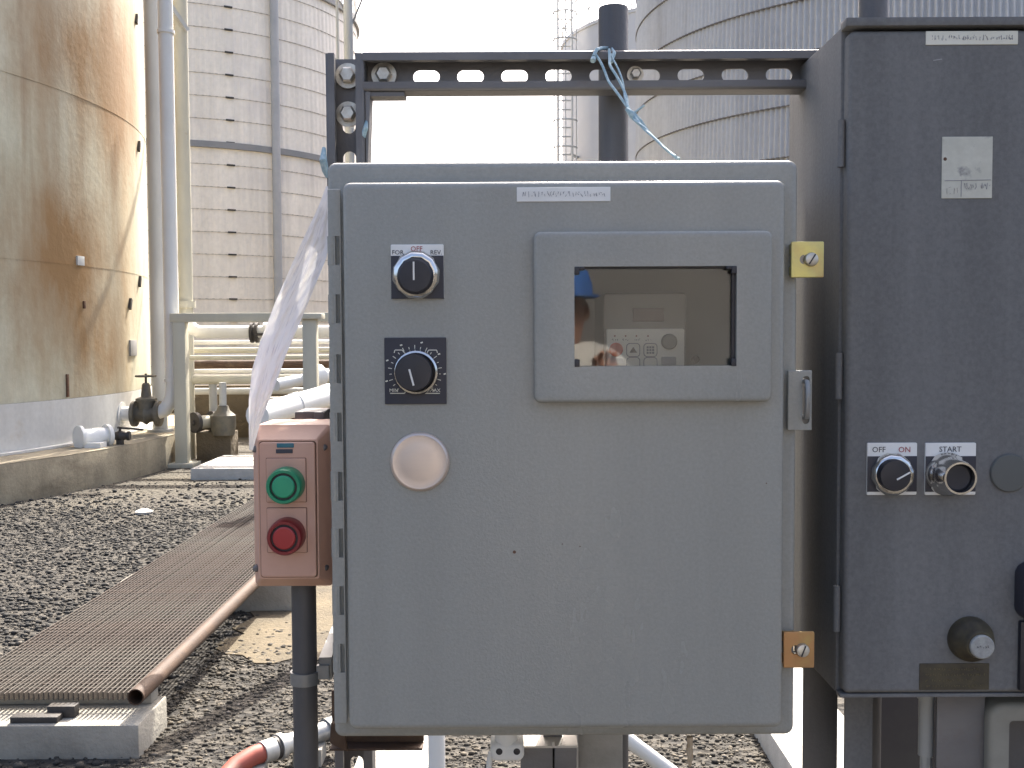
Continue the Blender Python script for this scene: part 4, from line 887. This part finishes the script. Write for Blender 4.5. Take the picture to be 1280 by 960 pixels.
# operating handle by the free edge
hx_ = PX(1268, 735, YF); f = MB(); f.panel(hx_, hx_+.05, PZ(1270, 772, YF), PZ(1270, 702, YF), YF-.02, YF+.001, .012, .006); f.build('handle_boss', M_blackp, S_)
f = MB(); f.box(hx_+.004, hx_+.05, YF-.006, YF+.001, PZ(1270, 862, YF), PZ(1270, 775, YF)); f.build('recess_strip', M_black, S_, bevel=.002)  # black strip standing in for a recess below the handle
f = MB(); f.lathe((hx_+.016, YF-.02, PZ(1270, 724, YF)), (0,-1,0), [(.010,0),(.010,.006),(.006,.008)], 20); f.build('handle_knob', M_cond, S_)
# legs and things under the slate enclosure
def legbox(pxa, pxb, Y0, m, name, lab, fl=.035, ztop=None):
    xa, xb = PX(pxa, 910, Y0), PX(pxb, 910, Y0); zt_ = (sz0-.0012) if ztop is None else ztop
    f = MB(); f.box(xa, xb, Y0, Y0+.004, 0, zt_); f.box(xb-.004, xb, Y0+.004, Y0+fl, 0, zt_); f.box(xa-.01, xb+.01, Y0-.01, Y0+fl+.01, 0, .006)
    return one(f, name, m, lab, 'leg', bevel=.001)
legbox(1004, 1047, 1.150, M_cond, 'rack_leg', 'wide dark steel rack leg between the two enclosures')
legbox(1056, 1091, 1.08, M_dark, 'rack_leg', 'dark steel rack leg under the slate enclosure beside the gap of light')
legbox(1171, 1231, 1.03, M_strut, 'rack_leg', 'grey steel rack leg beside the white plastic conduit', .05)
f = MB(); xm = PX(1158, 900, 1.05); zz = PZ(1158, 944, 1.05); f.tube([(xm, 1.05, zz), (xm, 1.05, sz0-.001)], .0078, 16); f.lathe((xm, 1.05, sz0-.022), (0,0,1), [(.0098,0),(.0098,.02)], 16); f.tube([(xm, 1.05, zz), (xm, 1.05, zz-.03), (xm, 1.06, zz-.1), (xm, 1.062, 0)], .006, 10)
one(f, 'plastic_conduit', mat('grey_white_pvc', (.36,.36,.34), (.31,.31,.29), .5, nscale=12), 'white plastic conduit dropping from the slate enclosure bottom', 'conduit')
f = MB(); f.box(PX(1100, 900, 1.7), PX(1236, 900, 1.7), 1.7, 1.74, .0, 1.0)  # dark upright put in where the background behind the legs lies in shade
one(f, 'shade_sheet', mat('shade_brown', (.05,.045,.04), (.035,.03,.03), .8), 'dark brown board standing in for shade behind the rack legs', 'sheet', bevel=.003)
Y = 1.02; bxa, bxb, bza, bzb = PX(1236, 930, Y), PX(1236, 930, Y)+.12, PZ(1250, 1030, Y), PZ(1250, 880, Y)
J = thing('outlet_box', (bxa+.06, Y+.03, bza), 'rounded grey plastic outlet box hanging beside the rack leg', 'outlet box')
f = MB(); f.panel(bxa, bxb, bza, bzb, Y, Y+.05, .016, .006, holes=[rr(bxa+.020, bxb-.02, bza+.02, bzb-.017, .004)]); f.build('shell', mat('aged_plastic', (.27,.26,.22), (.22,.21,.18), .6, nscale=20), J)
f = MB(); f.box(bxa+.01, bxb-.01, Y+.03, Y+.052, bza+.01, bzb-.01); f.build('recess', M_cond, J)
f = MB(); f.box(bxa+.05, bxa+.075, Y+.053, Y+.07, bza-.3, sz0-.002); f.build('hanger', M_cond, J)
# =================================================================== UNDER THE GREY ENCLOSURE
Y = 1.05
c = P(633, 936, Y); t = thing('conduit_fitting', (c.x, Y, c.z), 'white conduit fitting with two dark screw holes under the grey enclosure', 'fitting')
f = MB(); f.panel(PX(613, 936, Y), PX(655, 936, Y), PZ(633, 947, Y), PZ(633, 923.5, Y), Y-.012, Y+.02, .007, .005); f.tube([(c.x, Y, c.z+.005), (c.x, Y, bz0-.0005)], .012, 16); f.build('shell', M_white, t)
for px_ in (624, 646):
    q = P(px_, 939.5, Y-.012); f = MB(); f.lathe((q.x, Y-.0115, q.z), (0,-1,0), [(.0034,0),(.0034,.0008),(.0026,.001)], 16); f.build('screw_hole', M_black, t)
f = MB(); f.tube([P(614, 940, Y), P(612, 950, Y), P(610, 975, Y), P(608, 1100, Y), Vector((PX(608, 1100, Y), Y, 0))], .003, 8); f.build('cable', M_white, t)
t = thing('junction_box', (PX(690, 960, 1.07), 1.1, PZ(690, 1000, 1.07)), 'galvanised junction box with a pale seam below the grey enclosure', 'junction box')
ja, jb, jz = PX(651, 950, 1.07), PX(721, 950, 1.07), PZ(690, 934, 1.07)
f = MB(); jm = PX(692, 950, 1.07); f.box(ja, jm-.0008, 1.07, 1.13, jz-.09, jz); f.box(jm+.0008, jb, 1.07, 1.13, jz-.09, jz); f.build('case', M_strut, t, bevel=.0015)
f = MB(); f.box(ja+.002, jb+.001, 1.066, 1.131, jz+.0005, jz+.003); f.box(jm-.002, jm+.001, 1.064, 1.07, jz+.003, jz+.008); f.build('lid', M_paleg, t, bevel=.0008)
f = MB(); f.box(jm-.01, jm+.01, 1.09, 1.11, jz+.003, bz0-.001); f.build('nipple', M_strut, t)
f = MB(); f.tube([P(862, 921, 1.02)]+[P(862+dx_, y_, 1.02) for dx_, y_ in ((0.5, 930), (-.5, 938), (1, 946), (0, 952), (.5, 958))], [.0032,.0028,.0035,.003,.0024,.0012], 9)
one(f, 'fibre_strand', mat('tan_fibre', (.38,.28,.18), (.5,.42,.32), .8, nscale=150), 'tan frayed strand dangling below the grey enclosure', 'strand')
a_ = P(780, 921, 2.9); b_ = P(832, 960, 2.9); d_ = b_-a_; k1 = -a_.z/d_.z
f = MB(); e0 = a_-d_*4.5; f.tube([a_+d_*k1, b_, a_, e0], .021, 16); f.tube([(e0.x, e0.y, 0), (e0.x, e0.y, e0.z+.06)], .024, 16); f.lathe(a_+d_*k1+Vector((0,0,.0)), (0,0,1), [(.06,0),(.06,.012),(.02,.012)], 16)
one(f, 'brace_pipe', M_wpaint, 'sunlit white brace pipe slanting to the ground below the grey enclosure', 'pipe')
q = G(455, 952, .06); f = MB(); f.box(PX(447, 945, 3.55), PX(538, 945, 3.55), 3.3, 3.86, -.03, .055)
one(f, 'concrete_block', M_concw, 'small sunlit white concrete block on the gravel below the grey enclosure', 'block', bevel=.01)
q = G(938, 925, .1); f = MB(); f.box(.90, 1.215, 2.5, 6.2, -.03, .10)
one(f, 'concrete_kerb', M_concw, 'sunlit white concrete kerb running away behind the rack legs', 'kerb', bevel=.012)

# =================================================================== BUTTON STATION, POLE, HOSE
YP = .955
def pp(px, py, y=YP): q = P(px, py, y); return (q.x, q.z)
px0, pz1 = pp(314, 532, YP+.012); px1_, pz0 = pp(416, 734, YP+.012)
B = thing('push_button_station', ((px0+px1_)/2, YP+.05, pz0), 'faded salmon plastic push-button box with green and red buttons on the dark pole', 'button box')
cxa, cza1 = pp(323, 551); cxb, cza0 = pp(398, 722)
# housing: tapered front, like a picture frame round the cover
loops = [(rr(cxa-.001, cxb+.001, cza0-.001, cza1+.001, .003), YP), (rr(px0+.002, px1_-.002, pz0+.002, pz1-.002, .004), YP+.016), (rr(px0, px1_, pz0, pz1, .005), YP+.018), (rr(px0, px1_, pz0, pz1, .005), YP+.085)]
f = MB(); f.plate(loops, [], 0, 0); f.build('housing', M_pink, B)
f = MB(); f.panel(cxa+.0003, cxb-.0003, cza0+.0003, cza1-.0003, YP-.0004, YP+.001, .003, .0002); f.build('gasket_or_shade_gap', M_rust, B)  # rust-brown plate; its dark outline stands in for the cover's gap shadow
f = MB(); f.panel(cxa+.0012, cxb-.0012, cza0+.0012, cza1-.0012, YP-.003, YP+.0005, .003, .0008); f.build('cover', M_pinkl, B)
YC = YP-.003
for (xa, xb, ya, yb) in ((333, 383, 573, 627), (334, 384, 635, 690)):
    a0, z1_ = pp(xa, ya, YC); a1, z0_ = pp(xb, yb, YC); f = MB(); f.panel(a0-.0005, a1+.0005, z0_-.0005, z1_+.0005, YC-.0003, YC+.0005, .001, .0002); f.build('mount_shade_gap', M_rust, B)  # slightly larger dark plate standing in for the shadow gap round the mount
    f = MB(); f.panel(a0, a1, z0_, z1_, YC-.0018, YC+.0005, .001, .0006); f.build('button_mount', M_pinkl, B)
def push(px_, py_, m, ml, nm):
    c = P(px_, py_, YC); b = part_empty(nm, B, (c.x, YC, c.z))
    f = MB(); f.lathe((c.x, YC-.001, c.z), (0,-1,0), [(.0165,0),(.0165,.008),(.0160,.016),(.0150,.018),(.0125,.018),(.0122,.0155)], 36, cap=False); f.build('collar', m, b)
    f = MB(); f.lathe((c.x, YC-.001, c.z), (0,-1,0), [(.0121,.008),(.0121,.0155)], 36, cap=True); f.build('gap_ring', M_black, b)
    f = MB(); f.lathe((c.x, YC-.001, c.z), (0,-1,0), [(.0102,.010),(.0102,.0178),(.0092,.0188),(.004,.0190)], 36); f.build('cap', ml, b)
push(359.5, 605, M_green, M_greenl, 'green_push_button'); push(360.5, 668, M_red, M_redl, 'red_push_button')
a0, z1_ = pp(346, 554, YC); a1, z0_ = pp(367.5, 559.5, YC); f = MB(); f.panel(a0, a1, z0_, z1_, YC-.0008, YC+.0004, .0008, .0004); f.build('badge', M_teal, B)
a0, z1_ = pp(345, 561.5, YC); a1, z0_ = pp(366, 566.5, YC); f = MB(); f.panel(a0, a1, z0_, z1_, YC-.0007, YC+.0004, .0004, .0003); f.build('badge', M_ink, B)
for px_, py_ in ((319.5, 561), (405, 559), (321, 710), (407, 709)):
    c = P(px_, py_, YP+.012); f = MB(); f.lathe((c.x, YP+.013, c.z), (0,-1,0), [(.0032,-.004),(.0032,.004),(.0018,.0055)], 14); f.build('corner_screw', M_strut, B)
# bracket between the box and the upright
f = MB(); f.box(PX(372, 520, 1.08), PX(406, 520, 1.08), 1.065, 1.118, PZ(390, 527, 1.08), PZ(390, 513, 1.08)); f.box(PX(393, 520, 1.045), PX(406, 520, 1.045), 1.042, 1.064, PZ(390, 530, 1.05), PZ(390, 514, 1.05))
one(f, 'mounting_bracket', M_cond, 'dark steel bracket behind the top of the salmon button box', 'bracket', bevel=.002)
# pole with strap
xm, ym = PX(381, 830, 1.0), 1.0; rp = (PX(396.5, 830, 1.0)-PX(366, 830, 1.0))/2
t = thing('conduit_pole', (xm, ym, 0), 'dark round conduit pole under the salmon button box', 'conduit')
f = MB(); f.tube([(xm, ym, 0), (xm, ym, pz0-.0005)], rp, 28); f.build('pipe', M_cond, t)
zc = PZ(381, 846, ym); f = MB(); f.lathe((xm, ym, zc), (0,0,1), [(rp+.0003,-.006),(rp+.0022,-.006),(rp+.0022,.006),(rp+.0003,.006)], 28, cap=False); f.box(xm+rp, xm+rp+.012, ym-.004, ym+.002, zc-.001, zc+.012); f.build('strap', M_galv, t)
f = MB(); f.bar((xm+rp+.008, ym, zc+.008), (xv-.012, RY-.001, zc+.012), .012, .022); f.build('strap_arm', M_galv, t)
# red hose with pale fittings on the ground
def gp_(px, py, z): q = G(px, py, z); return q
hp_ = [gp_(x, y, z) for x, y, z in ((255, 1010, .035), (275, 980, .05), (296, 957, .075), (316, 945, .09), (336, 938, .09))]
t = thing('red_hose', hp_[2], 'red rubber hose with pale metal couplings on the ground by the pole', 'hose')
f = MB(); f.tube(hp_, .033, 18); f.build('hose', M_redhose, t)
ax = (hp_[-1]-hp_[-2]).normalized(); ax = Vector((ax.x, ax.y, 0)).normalized(); c0 = hp_[-1]-ax*.03
f = MB(); f.lathe(c0, ax, [(.030,0),(.038,0),(.038,.05),(.034,.05),(.034,.065),(.045,.065),(.045,.085),(.036,.085),(.036,.11),(.030,.11)], 22); f.build('coupling', mat('pale_fitting', (.55,.53,.48), (.42,.40,.36), .45, .4, nscale=20), t)
f = MB(); f.lathe(c0+ax*.052, ax, [(.035,0),(.040,0),(.040,.012),(.035,.012)], 22); f.build('band_clamp', M_iron, t)
f = MB(); f.lathe(c0+ax*.11, ax, [(.030,0),(.034,.0),(.034,.16),(.042,.16),(.042,.2),(.03,.2)], 20); f.build('adapter', M_galv, t)
f = MB(); q = c0+ax*.2; f.box(q.x-.05, q.x+.05, q.y-.05, q.y+.05, 0, q.z-.03); f.box(hp_[3].x-.04, hp_[3].x+.04, hp_[3].y-.04, hp_[3].y+.04, 0, hp_[3].z-.03); f.build('rest_block', M_conc, t)

# =================================================================== WRINKLED FILM STRIP
Lp = [(408, 232), (398, 258), (382, 292), (364, 332), (344, 378), (326, 425), (315, 462), (311, 500), (311, 535), (311.5, 562)]
Rp = [(412, 236), (413, 270), (413, 298), (408, 322), (396, 352), (378, 396), (359, 440), (343, 484), (325, 530), (316, 563)]
Dp = [1.10, 1.07, 1.05, 1.035, 1.02, 1.0, .975, .955, .945, .943]
def interp(A, q):
    q *= len(A)-1; i = min(int(q), len(A)-2); t_ = q-i
    if isinstance(A[0], tuple): return tuple(a*(1-t_)+b*t_ for a, b in zip(A[i], A[i+1]))
    return A[i]*(1-t_)+A[i+1]*t_
nu, nv = 22, 90; me = bpy.data.meshes.new('plastic_film'); bm = bmesh.new(); uvl = bm.loops.layers.uv.new('UVMap'); grid = []
rd = random.Random(4); ph = [rd.uniform(0, 6.28) for _ in range(8)]
for j in range(nv+1):
    q = j/nv; l = interp(Lp, q); r_ = interp(Rp, q); d = interp(Dp, q); row = []
    for i in range(nu+1):
        u = i/nu; px_ = l[0]+(r_[0]-l[0])*u+1.2*math.sin(17*q+ph[0])*(1-abs(2*u-1)); py_ = l[1]+(r_[1]-l[1])*u
        amp = .5*min(1, 4*q)*min(1, 5*(1-q)+.15)
        wr = .5*.0030*math.sin(2*math.pi*(2.2*u+1.5*q)+ph[1])+.0010*math.sin(2*math.pi*(4.1*u-2.3*q)+ph[2])+.0007*math.sin(2*math.pi*(6.7*u+5*q)+ph[3])+.0009*math.sin(2*math.pi*(3*u+13*q)+ph[4])+.0006*rd.gauss(0, .5)
        row.append(bm.verts.new(P(px_, py_, d+wr*amp+.004*(u-.5))))
    grid.append(row)
for j in range(nv):
    for i in range(nu):
        fc = bm.faces.new((grid[j][i], grid[j][i+1], grid[j+1][i+1], grid[j+1][i])); fc.smooth = True
        for lp, (a, b) in zip(fc.loops, ((i, j), (i+1, j), (i+1, j+1), (i, j+1))): lp[uvl].uv = (a/nu, b/nv*4)
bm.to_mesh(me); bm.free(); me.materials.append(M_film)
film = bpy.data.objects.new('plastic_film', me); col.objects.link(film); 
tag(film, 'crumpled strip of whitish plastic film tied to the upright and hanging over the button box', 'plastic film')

# tank behind the photographer, mirrored in the window
T5 = (4.2, -24.0)
t = thing('storage_tank', (*T5, 0), 'plain sunlit grey tank seen only as a reflection in the enclosure window', 'tank')
for i in range(5):
    f = MB(); ring(f, *T5, 7.0-.002*(i % 2), 7.0-.002*(i % 2), 2.0*i, 2.0*i+2.0, 120); f.build('shell_course', M_tank3b, t)
f = MB(); cone(f, *T5, 7.05, 10, 10.9); f.build('roof', M_tank3b, t)
# =================================================================== PERSON MIRRORED IN THE WINDOW
def skin_mesh(name, joints, edges, m, parent, sub=2, root=0):
    me = bpy.data.meshes.new(name); off = Vector(parent['_w'])
    me.from_pydata([Vector(j[0])-off for j in joints], edges, []); me.update()
    o = bpy.data.objects.new(name, me); col.objects.link(o); o.parent = parent
    md = o.modifiers.new('skin', 'SKIN'); md.use_smooth_shade = True
    if not me.skin_vertices: 
        bm = bmesh.new(); bm.from_mesh(me); bm.verts.layers.skin.verify(); bm.to_mesh(me); bm.free()
    for i, j in enumerate(joints):
        r_ = j[1]; me.skin_vertices[0].data[i].radius = (r_, r_) if not isinstance(r_, tuple) else r_
        me.skin_vertices[0].data[i].use_root = (i == root)
    sb_ = o.modifiers.new('sub', 'SUBSURF'); sb_.levels = sub; sb_.render_levels = sub
    me.materials.append(m); return o
ox, oy = .145, -1.35
H = thing('person', (ox, oy, 0), 'person in a blue hard hat and pale coverall mirrored in the enclosure window', 'person')
J = [((0,0,.98),.145), ((0,.01,1.14),.135), ((0,0,1.30),.155), ((0,-.01,1.42),.10), ((0,0,1.475),.055),
     ((.17,0,1.395),.068), ((.235,.02,1.16),.052), ((.17,.20,1.27),.040), ((.13,.25,1.33),.03),
     ((-.17,0,1.395),.068), ((-.245,-.01,1.15),.052), ((-.25,.04,.92),.040), ((-.25,.05,.86),.03),
     ((.095,0,.90),.098), ((.105,.02,.50),.068), ((.11,-.02,.12),.05), ((-.095,0,.90),.098), ((-.105,.02,.50),.068), ((-.11,-.02,.12),.05)]
EJ = [(0,1),(1,2),(2,3),(3,4),(3,5),(5,6),(6,7),(7,8),(3,9),(9,10),(10,11),(11,12),(0,13),(13,14),(14,15),(0,16),(16,17),(17,18)]
skin_mesh('body', [(Vector(p)+Vector((ox,oy,0)), r_) for p, r_ in J], EJ, M_cloth, H)
hd = MB(); c = Vector((ox, oy+.015, 1.575))
prof = [(.02,-.125),(.052,-.115),(.064,-.085),(.072,-.04),(.077,.01),(.078,.05),(.068,.09),(.04,.115)]
hd.lathe(c, (0,0,1), prof, 28); hd.v = [(v[0], c.y+(v[1]-c.y)*1.2, v[2]) for v in hd.v]
hd.lathe((ox, c.y+.085, 1.56), (0,1,-.25), [(.012,-.01),(.016,.008),(.008,.022)], 10)
for sx in (-1, 1): hd.lathe((ox+sx*.076, c.y, 1.57), (sx,-.2,0), [(.026,-.008),(.030,.004),(.018,.012)], 12)
hd.tube([(ox, oy, 1.40), (ox, oy+.005, 1.48)], .052, 18)
hd.build('head', M_skin, H, ang=60)
for sx in (-1, 1):
    f = MB(); f.lathe((ox+sx*.032, c.y+.082, 1.578), (0,1,0), [(.010,0),(.008,.006)], 10); f.build('eye', M_ink, H)
f = MB(); f.lathe((ox, c.y, 1.615), (0,0,1), [(.105,-.004),(.118,-.002),(.118,.004),(.100,.008),(.098,.04),(.085,.075),(.055,.10),(.015,.108)], 32)
f.v = [(v[0], c.y+(v[1]-c.y)*1.18+(.03 if v[2] < 1.62 and v[1] > c.y else 0), v[2]) for v in f.v]; f.bar((ox, c.y-.1, 1.71), (ox, c.y+.1, 1.712), .02, .018); f.build('hard_hat', M_bluec, H)
def hand(wr, d, up, side):
    wr = Vector(wr); d = Vector(d).normalized(); up = Vector(up).normalized(); s_ = d.cross(up)*side
    J = [(wr, .027), (wr+d*.04, .030), (wr+d*.075, .028)]; E_ = [(0,1),(1,2)]
    for k, (off, ln) in enumerate(((-.030,.062), (-.010,.075), (.011,.070), (.030,.055))):
        b = len(J); p = wr+d*.085+s_*off
        J += [(p, .010), (p+d*ln*.5+up*.010, .0088), (p+d*ln*.85-up*.012, .0078)]; E_ += [(2,b),(b,b+1),(b+1,b+2)]
    b = len(J); p = wr+d*.03-s_*.038; J += [(p, .012), (p+d*.035-s_*.018, .0105), (p+d*.065-s_*.014, .009)]; E_ += [(1,b),(b,b+1),(b+1,b+2)]
    skin_mesh('hand', J, E_, M_skin, H, 1)
hand((ox+.13, oy+.25, 1.325), (-.15,.35,.9), (-.4,-.8,.3), 1); hand((ox-.25, oy+.05, .865), (0,.15,-1), (.3,.9,.1), -1)
for sx in (-1, 1):
    f = MB(); f.panel(ox+sx*.11-.045, ox+sx*.11+.045, 0, .10, oy-.10, oy+.17, .02, .015); f.tube([(ox+sx*.11, oy-.03, .08), (ox+sx*.11, oy-.02, .2)], .058, 16); f.build('boot', M_boot, H)

for nm, gr in (('storage_tank', 'storage tanks round the yard'), ('riser_pipe', 'vertical pipes beside the rusty tank'), ('lever_valve', 'small lever valves on the pipework'),
               ('concrete_sleeper', 'concrete sleepers under the walkway grating'), ('rack_leg', 'steel legs of the panel rack'), ('pipe_post', 'round posts behind the rail'),
               ('drum', 'drums by the containment wall'), ('cord_scrap', 'scraps of blue cord'), ('control_enclosure', 'control enclosures on the rack')):
    for o in bpy.data.objects:
        if o.parent is None and o.name.split('.')[0] == nm: o['group'] = gr
for o in list(bpy.data.objects):
    if '_w' in o: del o['_w']
